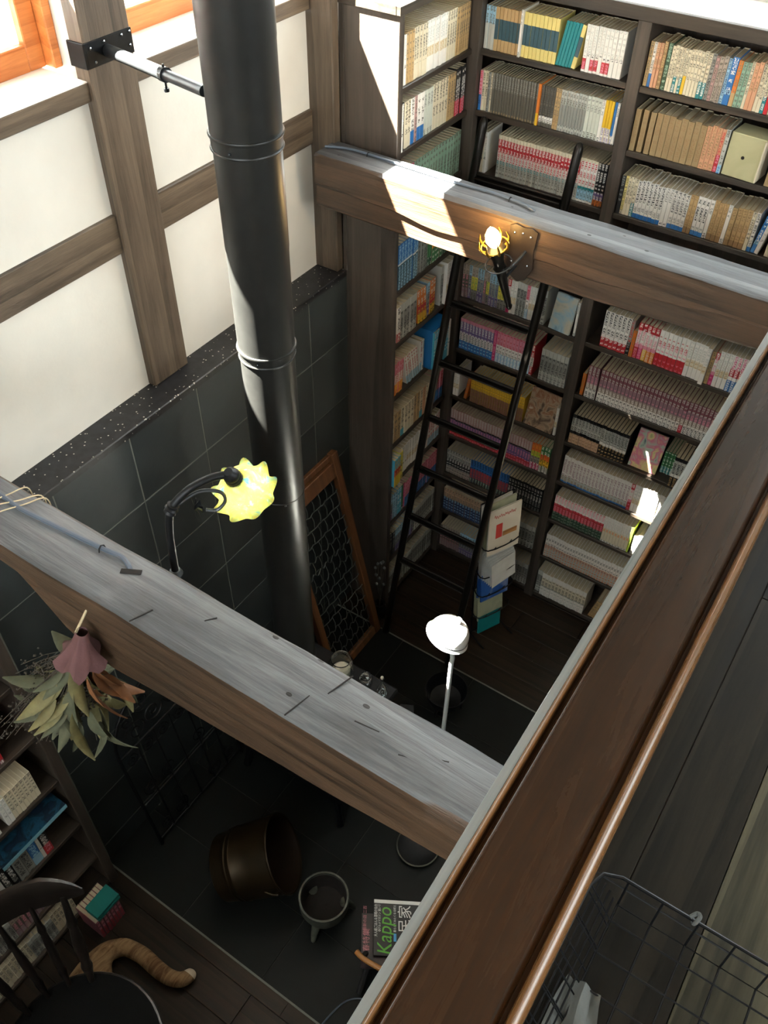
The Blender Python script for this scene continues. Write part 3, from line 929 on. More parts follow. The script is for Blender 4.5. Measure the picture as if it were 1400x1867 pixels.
 'orangebook': ('vivid orange book', [(.8, 'or_', None), (.2, 'wh', 'or_')]),
 'bigblue': ('wide blue book', [(.3, 'lb', None), (.7, 'bl', 'lb')]),
 'bigblack': ('black hardback with white title', [(.35, 'bk', 'gr'), (.65, 'bk', 'wh')]),
 'bkred': ('black book with pink red foot', [(.33, 'rd', 'pk'), (.67, 'bk', 'wh')]),
 'wine': ('wine red small volume', [(.5, 'mr', 'rd'), (.5, 'mr', 'pk')]),
}
LINPAL = {k: lin(v) for k, v in PAL.items()}
PAGE = lin('#c4b79c')

def book_arrays(style, w, h, d, sid):
    """verts, faces, face colours, face ink, loop uvs; spine at y = 0, book grows to +y"""
    bands = ST[style][1]
    c = min(0.0018, w * 0.18)
    hl = [0.0]
    for b in bands:
        hl.append(min(h, hl[-1] + b[0] * h))
    hl[-1] = h
    vs, fs, cs, ik, uv = [], [], [], [], []
    xs = ((0, c), (c, 0), (w - c, 0), (w, c))
    for z in hl:
        for (x, y) in xs:
            vs.append((x, y, z))
    cell = max(0.0055, w * 0.62)
    off = (sid * 37) % 97
    def face(idx, col, ink=None):
        fs.append(tuple(idx))
        cs.append(col)
        ik.append(ink if ink else (0, 0, 0, 0))
        for i in idx:
            p = vs[i]
            uv.append(((p[0] - w / 2) / cell + 0.5, (h - p[2]) / cell + off))
    for k in range(len(bands)):
        col = LINPAL[bands[k][1]]
        ink = bands[k][2]
        inkc = (LINPAL[ink][0], LINPAL[ink][1], LINPAL[ink][2], 1.0) if ink else None
        b0, b1 = k * 4, (k + 1) * 4
        face((b0, b0 + 1, b1 + 1, b1), col)
        face((b0 + 1, b0 + 2, b1 + 2, b1 + 1), col, inkc)
        face((b0 + 2, b0 + 3, b1 + 3, b1 + 2), col)
    top = len(bands) * 4
    cov = LINPAL[bands[-1][1]]
    t = min(0.0015, w * 0.15)
    n = len(vs)
    vs += [(0, d, 0), (w, d, 0), (0, d, h), (w, d, h)]
    face((0, top, n + 2, n), cov)
    face((3, n + 1, n + 3, top + 3), cov)
    face((0, n, n + 1, 3, 2, 1), cov)
    # top: cover edges with the page block sunk between them
    m = len(vs)
    vs += [(t, c + 0.001, h), (w - t, c + 0.001, h), (w - t, d, h), (t, d, h), (t, c + 0.001, h - 0.003), (w - t, c + 0.001, h - 0.003), (w - t, d - 0.002, h - 0.003), (t, d - 0.002, h - 0.003)]
    face((top, top + 1, top + 2, top + 3, m + 1, m), cov)
    face((top, m, m + 3, n + 2), cov)
    face((top + 3, n + 3, m + 2, m + 1), cov)
    face((m + 4, m + 5, m + 6, m + 7), PAGE)
    face((m, m + 1, m + 5, m + 4), PAGE)
    face((m + 1, m + 2, m + 6, m + 5), PAGE)
    face((m + 3, m, m + 4, m + 7), PAGE)
    face((n, n + 2, n + 3, n + 1), PAGE)
    return vs, fs, cs, ik, uv

def mesh_with_colours(name, vs, fs, cs, ik, uv):
    me = bpy.data.meshes.new(name)
    me.from_pydata(vs, [], fs)
    ca = me.color_attributes.new('Col', 'FLOAT_COLOR', 'CORNER')
    ia = me.color_attributes.new('Ink', 'FLOAT_COLOR', 'CORNER')
    ul = me.uv_layers.new(name='UVMap')
    cb, ib, ub = [], [], []
    for f, c, i in zip(fs, cs, ik):
        for _ in f:
            cb.extend(c)
            ib.extend(i)
    for p in uv:
        ub.extend(p)
    ca.data.foreach_set('color', cb)
    ia.data.foreach_set('color', ib)
    ul.data.foreach_set('uv', ub)
    me.materials.append(MAT['book'])
    return me

BOOKS = []      # every book: style, size, matrix, shelf phrase, order
def row(shelf, origin, facing, specs, limit, z, fit=None, scl=1.0):
    """specs: (style, count, width, height, options); options: g gap before, l lean in degrees, p proud of the row, d depth"""
    pos = 0.0
    sidbase = len(shelf) * 13
    if fit:
        tw_ = sum(s[1] * s[2] for s in specs)
        tg_ = sum((s[4] if len(s) > 4 else {}).get('g', 0.0) + (abs(math.sin(math.radians((s[4] if len(s) > 4 else {}).get('l', 0)))) * s[3] * 1.02 if (s[4] if len(s) > 4 else {}).get('l') else 0.0) + 0.0004 * s[1] for s in specs)
        scl = (fit - tg_) / tw_
    for si, sp in enumerate(specs):
        style, cnt, w, h = sp[:4]
        w = round(w * scl, 4)
        op = sp[4] if len(sp) > 4 else {}
        pos += op.get('g', 0.0)
        lean = math.radians(op.get('l', 0))
        for k in range(cnt):
            if pos + w > limit:
                return
            d = op.get('d', 0.125)
            jy = random.uniform(0, 0.005) - op.get('p', 0.0) + 0.014
            hh = h
            if op.get('v'):
                hh = h * random.choice((0.97, 1.0, 1.02, 0.985))
            hh = round(hh, 3)
            ww = w
            if lean:
                base = Matrix.Translation((pos + (h * 1.02 * math.sin(-lean) if lean < 0 else 0), jy, ww * math.sin(abs(lean)) if lean > 0 else 0)) @ Matrix.Rotation(lean, 4, 'Y')
                step = ww / math.cos(lean)
            else:
                base = Matrix.Translation((pos, jy, 0)) @ Matrix.Rotation(random.uniform(-0.004, 0.004), 4, 'Z')
                step = ww
            rot = Matrix.Identity(4) if facing == 'Y' else Matrix.Rotation(math.radians(90), 4, 'Z')
            mw = Matrix.Translation((origin[0], origin[1], z + 0.0005)) @ rot @ base
            BOOKS.append([style, ww, hh, d, mw, shelf, (sidbase + si) % 91, k])
            pos += step + 0.0004
        if lean:
            nl = (specs[si + 1][4] if si + 1 < len(specs) and len(specs[si + 1]) > 4 else {}).get('l', 0)
            if lean > 0 and nl <= 0:
                pos += math.sin(lean) * h * 1.02
            elif lean < 0:
                pos += math.sin(-lean) * h * 1.02 + 0.002

RX, LX = -1.044, -1.692
RLIM, LLIM = 0.885, 0.585
def rrow(i, phrase, specs, scl=1.0):
    row(phrase, (RX, BF, 0), 'Y', specs, RLIM, LV[i], None, scl)
def lrow(i, phrase, specs):
    row(phrase, (LX, BF, 0), 'Y', specs, 0.592, LV[i], 0.585)
def srow(i, phrase, specs, fit=0.485):
    row(phrase, (SXF, SY0 + 0.034, 0), 'X', specs, 0.493, LV[i], fit)
def wrow(i, phrase, y0, specs, limit=1.0):
    row(phrase, (LXF, y0, 0), 'X', specs, limit, LLV[i])

P1 = {'v': 1, 'd': 0.11}
rrow(0, 'top shelf, right bay', [('tan', 1, .012, .152, P1), ('whblue', 1, .010, .152, P1), ('salmon', 2, .010, .15, P1), ('brown', 1, .012, .153, P1), ('dgreen', 1, .014, .155, P1),
    ('cream', 2, .010, .152, P1), ('creamblue', 1, .010, .151, P1), ('cream', 1, .008, .15, P1), ('creamblue', 1, .009, .148, P1), ('creamyel', 1, .010, .15, P1), ('cream', 4, .010, .151, P1),
    ('creamblue', 2, .011, .151, P1), ('gray', 1, .012, .15, P1), ('rose', 1, .010, .15, P1), ('taupe', 2, .013, .151, P1), ('ltblue', 1, .010, .151, P1), ('blue', 1, .019, .155, P1), ('orange', 1, .013, .152, P1),
    ('pgreen', 2, .012, .15, P1), ('cream', 1, .009, .151, P1), ('salmon', 2, .012, .152, P1), ('cream', 2, .011, .15, P1), ('creamblue', 1, .011, .15, P1), ('creamred', 1, .012, .151, P1), ('cream', 2, .012, .151, P1),
    ('green', 2, .012, .152, P1), ('pgreen', 3, .012, .15, P1), ('tan', 4, .013, .15, P1), ('blue', 1, .014, .152, P1), ('cream', 12, .012, .15, P1), ('gray', 8, .013, .15, P1)], 1.14)
rrow(1, 'second shelf, right bay', [('kraft', 1, .020, .152, {'v': 1}), ('kraft', 1, .020, .152, {'g': .008}), ('kraft', 1, .020, .150, {'g': .008}), ('kraft', 1, .022, .153, {'g': .004}), ('kraft', 7, .023, .152, {'v': 1}),
    ('kraftor', 3, .017, .153, {'v': 1}), ('kraftrd', 1, .015, .152), ('silver', 1, .014, .155), ('kraft', 12, .022, .15, {'g': .16})])
rrow(2, 'third shelf, right bay', [('dark', 1, .016, .150), ('pyel', 1, .011, .152), ('cream', 2, .013, .153), ('creamblue', 1, .013, .150), ('wblue2', 7, .0155, .152, {'v': 1}), ('whitep', 2, .0155, .150), ('wblue2', 4, .0155, .150, {'v': 1}), ('tan2', 2, .014, .15),
    ('wblue2', 3, .0155, .151), ('whitep', 1, .0155, .15), ('tan2', 3, .017, .152, {'v': 1}), ('whitep', 1, .015, .152), ('tan2', 4, .018, .15, {'v': 1}), ('cream', 1, .014, .15), ('wblue2', 1, .014, .15), ('blue', 1, .015, .15, {'l': 8}), ('white', 1, .015, .15, {'l': 8}), ('cream', 9, .016, .15, P1)])
rrow(3, 'row behind beam, right bay', [('dragon', 20, .014, .175), ('ivory', 20, .014, .175)])
rrow(4, 'first row under beam, right bay', [('boldwh', 6, .0195, .178, {'g': .055, 'v': 0}), ('darkrd', 1, .017, .176), ('rust', 1, .016, .13), ('pinkrd', 1, .0185, .176), ('pinkmg', 1, .0185, .176), ('pinkye', 1, .0185, .176), ('pinkor', 2, .0185, .176), ('whiterd', 7, .0185, .175),
    ('ivory', 4, .0185, .174), ('ivory', 1, .019, .178, {'p': .02}), ('tan', 1, .016, .16), ('pinkmg', 1, .016, .16), ('ivory', 3, .018, .174), ('redblue', 12, .0175, .174), ('bw', 10, .018, .174)])
rrow(5, 'second row under beam, right bay', [('rust', 1, .016, .12, {'g': .014}), ('mauve', 3, .0175, .175, {'g': .006}), ('mauve', 22, .0175, .175, {'g': .006, 'v': 0}), ('mauverd', 1, .0175, .175), ('mauve', 20, .0175, .175)])
rrow(6, 'third row under beam, right bay', [('bwtan', 9, .0165, .174, {'g': .01}), ('bw', 8, .0165, .174), ('tealw', 4, .014, .13, {'g': .165, 'p': -0.05}), ('bw', 18, .0175, .174, {'g': .006, 'p': .02})])
rrow(7, 'fourth row under beam, right bay', [('brtext', 3, .0175, .175, {'g': .012}), ('brtext', 17, .0175, .172), ('pinkrd', 1, .0175, .172), ('ivory', 14, .0175, .174), ('brtext', 12, .0175, .174)])
rrow(8, 'fifth row under beam, right bay', [('rgreen', 16, .0172, .175, {'g': .008}), ('comb', 9, .0155, .18), ('lime', 1, .010, .18), ('graym', 8, .0155, .13, {'g': .01}), ('bw', 14, .0175, .174)])
rrow(9, 'sixth row under beam, right bay', [('dots', 4, .0155, .174, {'g': .006}), ('dots', 28, .0155, .172), ('redsp', 20, .0165, .174)])
rrow(10, 'bottom shelf, right bay', [('graym', 2, .017, .176), ('thick', 13, .0205, .183, {'p': .012}), ('tan', 4, .02, .15, {'g': .03, 'l': 12}), ('graym', 15, .018, .17)])

lrow(0, 'top shelf, left bay', [('pale', 3, .012, .150), ('tanslate', 7, .013, .152), ('whitep', 1, .007, .162, {'p': .01}), ('yelslate', 9, .0135, .154), ('teal', 5, .0105, .155, {'l': 9}), ('yelslate', 1, .013, .152, {'l': 9}), ('whred', 1, .013, .158, {'g': .0}), ('white', 1, .013, .158), ('whred', 2, .0125, .158), ('white', 1, .0125, .158), ('whred', 2, .0125, .158), ('white', 3, .0135, .158)])
lrow(1, 'second shelf, left bay', [('redbluepic', 1, .012, .15), ('cream', 2, .012, .152), ('gray', 1, .01, .15), ('cream', 1, .008, .15), ('gbrown', 17, .0115, .152), ('orangeb', 1, .011, .155, {'p': .006}), ('dkgray', 5, .0115, .15), ('tan', 2, .0115, .152), ('pgray', 9, .0115, .152), ('wgreen', 4, .0145, .152), ('whitep', 1, .013, .152), ('yellow', 3, .0115, .154), ('bluew', 1, .011, .153), ('whitep', 1, .010, .153)])
lrow(2, 'third shelf, left bay', [('cream', 2, .018, .17, {'g': .01}), ('white', 1, .014, .17), ('dragon', 20, .0145, .174, {'g': .05}), ('dragon', 6, .0145, .174), ('redwh', 5, .0145, .174), ('black', 3, .014, .172)])
lrow(3, 'row behind beam, left bay', [('mixedold', 20, .014, .17), ('ivory', 20, .014, .17)])
lrow(4, 'first row under beam, left bay', [('mixedold', 2, .0135, .17), ('mixblue', 1, .0135, .17), ('mixgreen', 2, .0135, .17), ('mixblue', 2, .0135, .17), ('mixedold', 1, .0135, .17), ('mixgreen', 1, .0135, .17), ('mixblue', 3, .0135, .17), ('mixgreen', 3, .0135, .172), ('pinkmg', 1, .0135, .17), ('ivory', 2, .0135, .17), ('graym', 3, .014, .172), ('coral', 1, .0135, .17), ('ivory', 2, .0135, .17), ('graym', 3, .0155, .174), ('whitep', 1, .010, .17, {'g': .145})])
lrow(5, 'second row under beam, left bay', [('purple', 11, .0150, .172, {'g': .01}), ('magenta', 1, .0145, .172), ('coral', 9, .0150, .172), ('redsp', 1, .015, .172), ('coral', 1, .015, .172), ('redsp', 1, .015, .17), ('graym', 7, .0175, .174, {'g': .035, 'p': .006})])
lrow(6, 'third row under beam, left bay', [('ivory', 2, .0145, .15), ('rust', 1, .0145, .14, {'g': .03, 'l': 8}), ('amber', 22, .0118, .15), ('ivory', 1, .012, .17, {'g': .17})])
lrow(7, 'fourth row under beam, left bay', [('mauve2', 26, .0148, .172), ('mauve2', 5, .0148, .172), ('bright', 3, .0165, .172), ('bright2', 3, .0165, .172)])
lrow(8, 'fifth row under beam, left bay', [('bwsm', 9, .0150, .165), ('brb', 14, .0150, .165), ('blackst', 12, .0150, .165)])
lrow(9, 'sixth row under beam, left bay', [('peach', 22, .0155, .165), ('graym', 10, .0165, .172)])
lrow(10, 'bottom shelf, left bay', [('mixedold', 8, .0155, .172), ('mixblue', 9, .0155, .172), ('redbluepic', 10, .0155, .172), ('graym', 8, .016, .172)])

srow(0, 'top shelf, side bookcase', [('orfoot', 1, .020, .165), ('white', 1, .016, .165), ('tan', 3, .016, .168), ('cream', 5, .0165, .17), ('ivory', 8, .0165, .17), ('cream', 4, .0165, .168), ('tan', 6, .016, .165)])
srow(1, 'second shelf, side bookcase', [('white', 1, .011, .17, {'p': .012}), ('bigblack', 1, .020, .168), ('cream', 2, .018, .168), ('whblue', 1, .020, .166), ('rose', 1, .014, .168), ('whblue', 2, .020, .168), ('wgreen', 3, .018, .166), ('cream', 5, .0175, .17), ('tan', 3, .016, .17), ('bkred', 4, .016, .176)])
srow(2, 'third shelf, side bookcase', [('coral', 4, .018, .17, {'g': .03}), ('pgreen', 16, .018, .172)])
srow(3, 'fourth shelf, side bookcase', [('tealbig', 8, .0195, .205), ('gray', 4, .017, .205), ('green', 2, .015, .20), ('yelpink', 4, .018, .20), ('dgreen', 6, .015, .19)])
srow(4, 'fifth shelf, side bookcase', [('boldwh', 2, .018, .175), ('graym', 5, .0175, .176), ('redpic', 3, .015, .172, {'l': -7}), ('mixblue', 1, .015, .17), ('redpic', 2, .0155, .172), ('graym', 1, .016, .2, {'g': .04}), ('ivory', 2, .024, .212, {'p': .02})])
srow(5, 'sixth shelf, side bookcase', [('redor', 5, .015, .172, {'l': 3}), ('redrow', 6, .0155, .172, {'l': -12}), ('redrow', 1, .014, .17), ('whitep', 1, .012, .172)], 0.272)
srow(6, 'seventh shelf, side bookcase', [('cream', 1, .018, .168), ('tan', 2, .018, .17), ('whteal', 1, .018, .172), ('cream', 3, .018, .172), ('tan', 2, .0165, .17), ('whteal', 1, .016, .17), ('salmon', 1, .016, .17), ('cream', 3, .016, .168), ('redbluepic', 3, .018, .17)])
srow(7, 'eighth shelf, side bookcase', [('ryb', 3, .0135, .18, {'p': .03}), ('yelgreen', 1, .022, .185, {'p': .02}), ('white', 3, .0165, .172), ('ivory', 9, .0165, .172), ('redrow', 5, .0165, .172)])
srow(8, 'ninth shelf, side bookcase', [('mixblue', 2, .0165, .176), ('ltblue', 2, .0165, .178), ('cyan', 2, .016, .18), ('green', 1, .016, .178), ('magenta', 1, .012, .178), ('redbluepic', 16, .0165, .174)])
srow(9, 'tenth shelf, side bookcase', [('pyel', 1, .018, .176), ('dark', 2, .02, .176), ('mixblue', 8, .018, .174), ('graym', 10, .018, .176)])
srow(10, 'bottom shelf, side bookcase', [('graym', 26, .018, .174)])

# the low bookcase: rows run towards its right-hand panel at y = 0.685
wrow(0, 'second shelf, low bookcase', 0.05, [('dark', 12, .02, .17), ('gray', 12, .02, .17)], 0.62)
wrow(1, 'red shelf, low bookcase', 0.30, [('dark', 6, .02, .17), ('orangebook', 2, .03, .19), ('dark', 1, .016, .17), ('orangebook', 1, .026, .185), ('redbook', 2, .018, .185)], 0.37)
wrow(2, 'cream shelf, low bookcase', 0.10, [('graym', 5, .03, .17), ('white', 6, .03, .165), ('white', 2, .016, .16, {'g': .03}), ('cream', 7, .0165, .165)], 0.58)
wrow(3, 'tall book shelf, low bookcase', 0.16, [('dark', 6, .026, .2), ('whitep', 1, .02, .2), ('bigblack', 2, .03, .2), ('gray', 2, .035, .205), ('bigblue', 1, .038, .205), ('white', 1, .014, .2), ('bkred', 1, .035, .21)], 0.52)
wrow(4, 'fourth shelf, low bookcase', 0.10, [('graym', 8, .022, .16), ('mixedold', 8, .02, .16)], 0.42)
wrow(5, 'bottom shelf, low bookcase', 0.08, [('cream', 10, .02, .17), ('graym', 6, .02, .16), ('cream', 6, .018, .17)], 0.6)
row('floor by low bookcase', (-1.70, 0.50, 0), 'X', [('wine', 7, .018, .16)], 1.0, 0.0)

# which 300 show largest in the picture
def poly_in(px, py, poly):
    c = False
    j = len(poly) - 1
    for i in range(len(poly)):
        if (poly[i][1] > py) != (poly[j][1] > py) and px < (poly[j][0] - poly[i][0]) * (py - poly[i][1]) / (poly[j][1] - poly[i][1]) + poly[i][0]:
            c = not c
        j = i
    return c
HIDE = [[(575, 262), (1400, 500), (1400, 640), (1060, 540), (620, 392), (572, 380)], [(590, 1867), (1400, 600), (1400, 1867)], [(0, 860), (915, 1390), (805, 1575), (0, 1020)], [(345, 0), (500, 0), (580, 1190), (500, 1110)]]
ranked = []
for i, b in enumerate(BOOKS):
    style, w, h, d, mw = b[:5]
    c4 = [project(mw @ Vector(p)) for p in ((0, 0, 0), (w, 0, 0), (w, 0, h), (0, 0, h))]
    mid = project(mw @ Vector((w / 2, 0, h * 0.5)))
    topm = project(mw @ Vector((w / 2, 0, h * 0.85)))
    area = abs(sum(c4[k][0] * c4[(k + 1) % 4][1] - c4[(k + 1) % 4][0] * c4[k][1] for k in range(4))) / 2
    ok = 0 < mid[0] < 1400 and 0 < mid[1] < 1867
    hid = any(poly_in(mid[0], mid[1], q) and poly_in(topm[0], topm[1], q) for q in HIDE)
    if not ok or hid:
        area *= 0.001
    ranked.append((area, i))
ranked.sort(reverse=True)
single = set(i for a, i in ranked[:300])
ORD = ['first', 'second', 'third', 'fourth', 'fifth', 'sixth', 'seventh', 'eighth', 'ninth', 'tenth', 'eleventh', 'twelfth', 'thirteenth', 'fourteenth', 'fifteenth', 'sixteenth', 'seventeenth', 'eighteenth', 'nineteenth', 'twentieth']
ORD += ['twenty-' + o for o in ORD[:9]] + ['thirtieth'] + ['thirty-' + o for o in ORD[:9]] + ['fortieth']
totals, seen = {}, {}
for b in BOOKS:
    totals[(b[5], ST[b[0]][0])] = totals.get((b[5], ST[b[0]][0]), 0) + 1
cache = {}
sv, sf, sc_, si_, su = [], [], [], [], []
for i, b in enumerate(BOOKS):
    style, w, h, d, mw, shelf, sid, k = b
    key = (style, round(w, 4), h, d, sid)
    sk = (shelf, ST[style][0])
    seen[sk] = seen.get(sk, 0) + 1
    if i in single:
        if key not in cache:
            cache[key] = mesh_with_colours('book', *book_arrays(style, w, h, d, sid))
        o = bpy.data.objects.new('book', cache[key])
        COL.objects.link(o)
        o.matrix_world = mw
        desc = ST[style][0]
        if totals[sk] > 1:
            lab = '%s %s from left, %s' % (ORD[min(seen[sk], 40) - 1], desc, shelf)
        else:
            lab = '%s, %s' % (desc, shelf)
        tag(o, lab, 'book', 'books on the ' + shelf.replace(',', ' of the').replace('of the side', 'of the side'))
    else:
        vs, fs, cs, ik, uv = book_arrays(style, w, h, d, sid)
        o0 = len(sv)
        sv += [tuple(mw @ Vector(p)) for p in vs]
        sf += [tuple(q + o0 for q in f) for f in fs]
        sc_ += cs
        si_ += ik
        su += uv
rest = bpy.data.objects.new('small_books', mesh_with_colours('small_books', sv, sf, sc_, si_, su))
COL.objects.link(rest)
tag(rest, 'remaining smaller and shaded books filling the dark bookcase shelves', 'books', None, 'stuff')
print('books', len(BOOKS), 'single', len(single))

# ------------------------------------------------------------------ books standing face-on, lying flat or boxed
def cover_book(name, label, w, h, t, art, mw, pagemat='paper', group=None):
    root = empty(name)
    root.matrix_world = mw
    tag(root, label, 'book', group)
    MB().box(0, w, 0, 0.0015, 0, h).build('front_cover', art, root)
    MB().box(0, w, t - 0.0015, t, 0, h).build('back_cover', art, root)
    MB().box(-0.001, 0.001, 0, t, 0, h).build('spine', art, root)
    MB().box(0.001, w - 0.003, 0.0015, t - 0.0015, 0.002, h - 0.003).build('page_block', pagemat, root)
    return root
art1 = cover_art('garden_cover', ['#3d5a6a', '#a8b8a8', '#c96a86', '#d6c58a', '#7a8f5a'], 14, 1.0)
art2 = cover_art('group_photo_cover', ['#1d1a18', '#5c4a3c', '#a58f78', '#8a5a3a', '#cfc4b4'], 18, 2.0)
art3 = cover_art('pale_blue_cover', ['#4c6a7c', '#8fa9b4', '#b8b09a', '#7d8d92'], 10, 3.0)
art4 = cover_art('pale_olive_box', ['#a3a079', '#b5b08a', '#9a9872'], 5, 4.0)
def lean_back(x, y, z, rz, tilt):
    return Matrix.Translation((x, y, z)) @ Matrix.Rotation(rz, 4, 'Z') @ Matrix.Rotation(math.radians(-tilt), 4, 'X')
cover_book('display_book', 'book with garden painting cover leaning face-on, third shelf below beam', 0.135, 0.195, 0.012, art1, lean_back(-0.725, 3.275, LV[6] + 0.003, 0.0, 20))
cover_book('display_book', 'magazine with crowded group portrait cover standing face-on between shelved comics', 0.155, 0.2, 0.012, art2, lean_back(-1.282, 3.268, LV[6] + 0.003, -0.05, 16))
cover_book('display_book', 'pale blue illustrated book leaning face-on just under the timber beam', 0.105, 0.17, 0.012, art3, lean_back(-1.235, 3.262, LV[4] + 0.003, -0.1, 14))
bx = empty('slipcase_box')
bx.matrix_world = Matrix.Translation((-0.69, 3.268, LV[1] + 0.001)) @ Matrix.Rotation(-0.1, 4, 'Z')
tag(bx, 'pale olive cardboard slipcase standing beside the brown kraft hardbacks', 'book box')
MB().box(0, 0.125, 0, 0.10, 0, 0.152, 0.002).build('case', art4, bx)
MB().box(0.122, 0.128, -0.004, 0.09, 0.004, 0.148, 0.001).build('volume', 'paper', bx)
MB().lathe([(0.0, 0), (0.006, 0), (0.006, 0.001), (0.0, 0.001)], 12, (0.06, -0.0005, 0.075), (0, -1, 0)).build('seal_mark', 'soot', bx)
blue = plain('blue_card', '#1f6ca8', 0.45, 0, 0.06)
bb = empty('boxed_set')
bb.matrix_world = Matrix.Translation((-1.692, 3.028, LV[5] + 0.0005)) @ Matrix.Rotation(math.radians(90), 4, 'Z')
tag(bb, 'blue boxed set of volumes standing in the side bookcase', 'book box')
MB().box(0, 0.155, 0.006, 0.13, 0, 0.215, 0.002).build('case', blue, bb)
for k in range(9):
    o = bpy.data.objects.new('volume', mesh_with_colours('volume', *book_arrays('cyan' if k < 8 else 'white', 0.0165, 0.205, 0.02, 5)))
    COL.objects.link(o)
    o.parent = bb
    o.location = (0.003 + k * 0.0168, -0.004, 0.004)
cyan = cover_art('night_sky_cover', ['#0c1018', '#16283c', '#0f1722', '#1b455a', '#101820'], 16, 11.0)
cyan_edge = plain('cyan_spine', '#7fb4c2', 0.3, 0, 0.1, 20)
fb = cover_book('picture_book', 'large dark picture book with cyan spine lying flat in the low bookcase', 0.21, 0.30, 0.022, cyan,
                Matrix.Translation((-1.845, 0.362, 0.84)) @ Matrix.Rotation(math.radians(90), 4, 'Z') @ Matrix.Rotation(math.radians(-90), 4, 'Y') @ Matrix.Rotation(math.radians(90), 4, 'Z'))
fb.matrix_world = Matrix((( 0, -1, 0, -1.842), (0, 0, 1, 0.362), (-1, 0, 0, 0.0), (0, 0, 0, 1)))
fb.matrix_world = Matrix(((-1, 0, 0, -1.842), (0, 0, 1, 0.362), (0, 1, 0, 0.817), (0, 0, 0, 1)))
for c_ in fb.children:
    if c_.name.startswith('spine'):
        c_.data.materials[0] = cyan_edge
tealc = plain('teal_cover', '#17706a', 0.4, 0, 0.1)
for k in range(4):
    w_ = 0.10 - 0.006 * (k % 2)
    o = cover_book('notebook', '%s teal notebook from the bottom of the flat floor pile' % ORD[k], 0.075, 0.12, 0.012, tealc,
                   Matrix(((-1, 0, 0, -1.712 + 0.004 * (k % 2)), (0, 0, 1, 0.515), (0, 1, 0, 0.163 + k * 0.0125), (0, 0, 0, 1))), 'paper', 'teal notebooks in a flat pile')

# ------------------------------------------------------------------ stove pipe, its wall stay and the stove
PX, PY = -1.486, 1.649
pipe = empty('stove_pipe', (PX, PY, 0.72))
tag(pipe, 'black round stove pipe rising past the plaster wall to the roof', 'stove pipe')
def ring_lathe(nm, prof, n=40):
    return MB().lathe([(r, z - 0.72) for r, z in prof], n).build(nm, 'pipe', pipe, True)
PK = 1.0886
def pz(z):
    return CAMZ - (CAMZ - z) * PK if z > 0.73 else z
def pipe_part(nm, prof):
    return ring_lathe(nm, [(r * PK, min(4.85, pz(z))) for r, z in prof])
pipe_part('pipe_section', [(0.0745, 0.72), (0.0745, 2.10)])
pipe_part('pipe_section', [(0.0755, 2.09), (0.0755, 2.625)])
pipe_part('pipe_section', [(0.078, 2.64), (0.079, 2.93), (0.080, 2.945), (0.080, 3.20)])
pipe_part('pipe_section', [(0.083, 3.23), (0.083, 3.42), (0.084, 3.43), (0.084, 4.85)])
for (za, zb, r) in ((2.615, 2.623, 0.0785), (2.643, 2.652, 0.0815), (3.19, 3.198, 0.0845), (3.222, 3.231, 0.0865)):
    pipe_part('collar_ring', [(r - 0.006, za), (r, za + 0.001), (r + 0.0012, (za + zb) / 2), (r, zb - 0.001), (r - 0.006, zb)])
pipe_part('collar', [(0.0768, 2.615), (0.0775, 2.65)])
pipe_part('collar', [(0.0825, 3.19), (0.083, 3.24)])
pipe_part('seam', [(0.0745, 2.096), (0.0768, 2.1), (0.0745, 2.104)])
for (a, zz, r) in ((-1.2, 2.634, 0.078), (0.5, 2.634, 0.078), (-1.35, 3.205, 0.084), (-0.7, 2.094, 0.077)):
    MB().lathe([(0.0, 0.004), (0.003, 0.003), (0.004, 0.0), (0.004, -0.004)], 8, (math.cos(a) * r * PK, math.sin(a) * r * PK, pz(zz) - 0.72), (math.cos(a), math.sin(a), 0)).build('rivet', 'steel', pipe, True)
br = empty('pipe_bracket', (-2.043, 1.75, 3.21))
tag(br, 'steel stay arm bolted to the dark post, holding the stove pipe', 'bracket')
MB().box(-0.004, 0.004, -0.085, 0.085, -0.035, 0.03, 0.0015).build('wall_plate', 'iron', br)
MB().box(-0.06, 0.004, -0.092, -0.084, -0.035, 0.03, 0.0015).build('plate_flange', 'iron', br)
A, B = Vector((0.0, -0.01, -0.005)), Vector((0.478, -0.148, 0.032))
MB().tube([A, A.lerp(B, 0.62)], 0.0165, 14).build('outer_tube', 'steel', br, True)
MB().tube([A.lerp(B, 0.6), B], 0.0135, 14).build('inner_tube', 'steel', br, True)
MB().tube([A.lerp(B, 0.60), A.lerp(B, 0.64)], 0.0185, 14).build('clamp_collar', 'steel', br, True)
q = A.lerp(B, 0.62)
MB().tube([q + Vector((0, 0, 0.025)), q - Vector((0, 0, 0.035))], 0.003, 8).build('clamp_screw', 'iron', br, True)
MB().tube([q - Vector((0, 0, 0.034)), q - Vector((0, 0, 0.042))], 0.007, 8).build('screw_head', 'iron', br, True)
for (yy, zz) in ((-0.07, 0.015), (-0.02, 0.02), (0.045, 0.02), (0.07, -0.012), (0.075, 0.022), (-0.06, -0.022)):
    MB().lathe([(0.004, 0), (0.004, 0.003), (0.0, 0.005)], 8, (0.004, yy, zz), (1, 0, 0)).build('bolt', 'chrome', br, True)

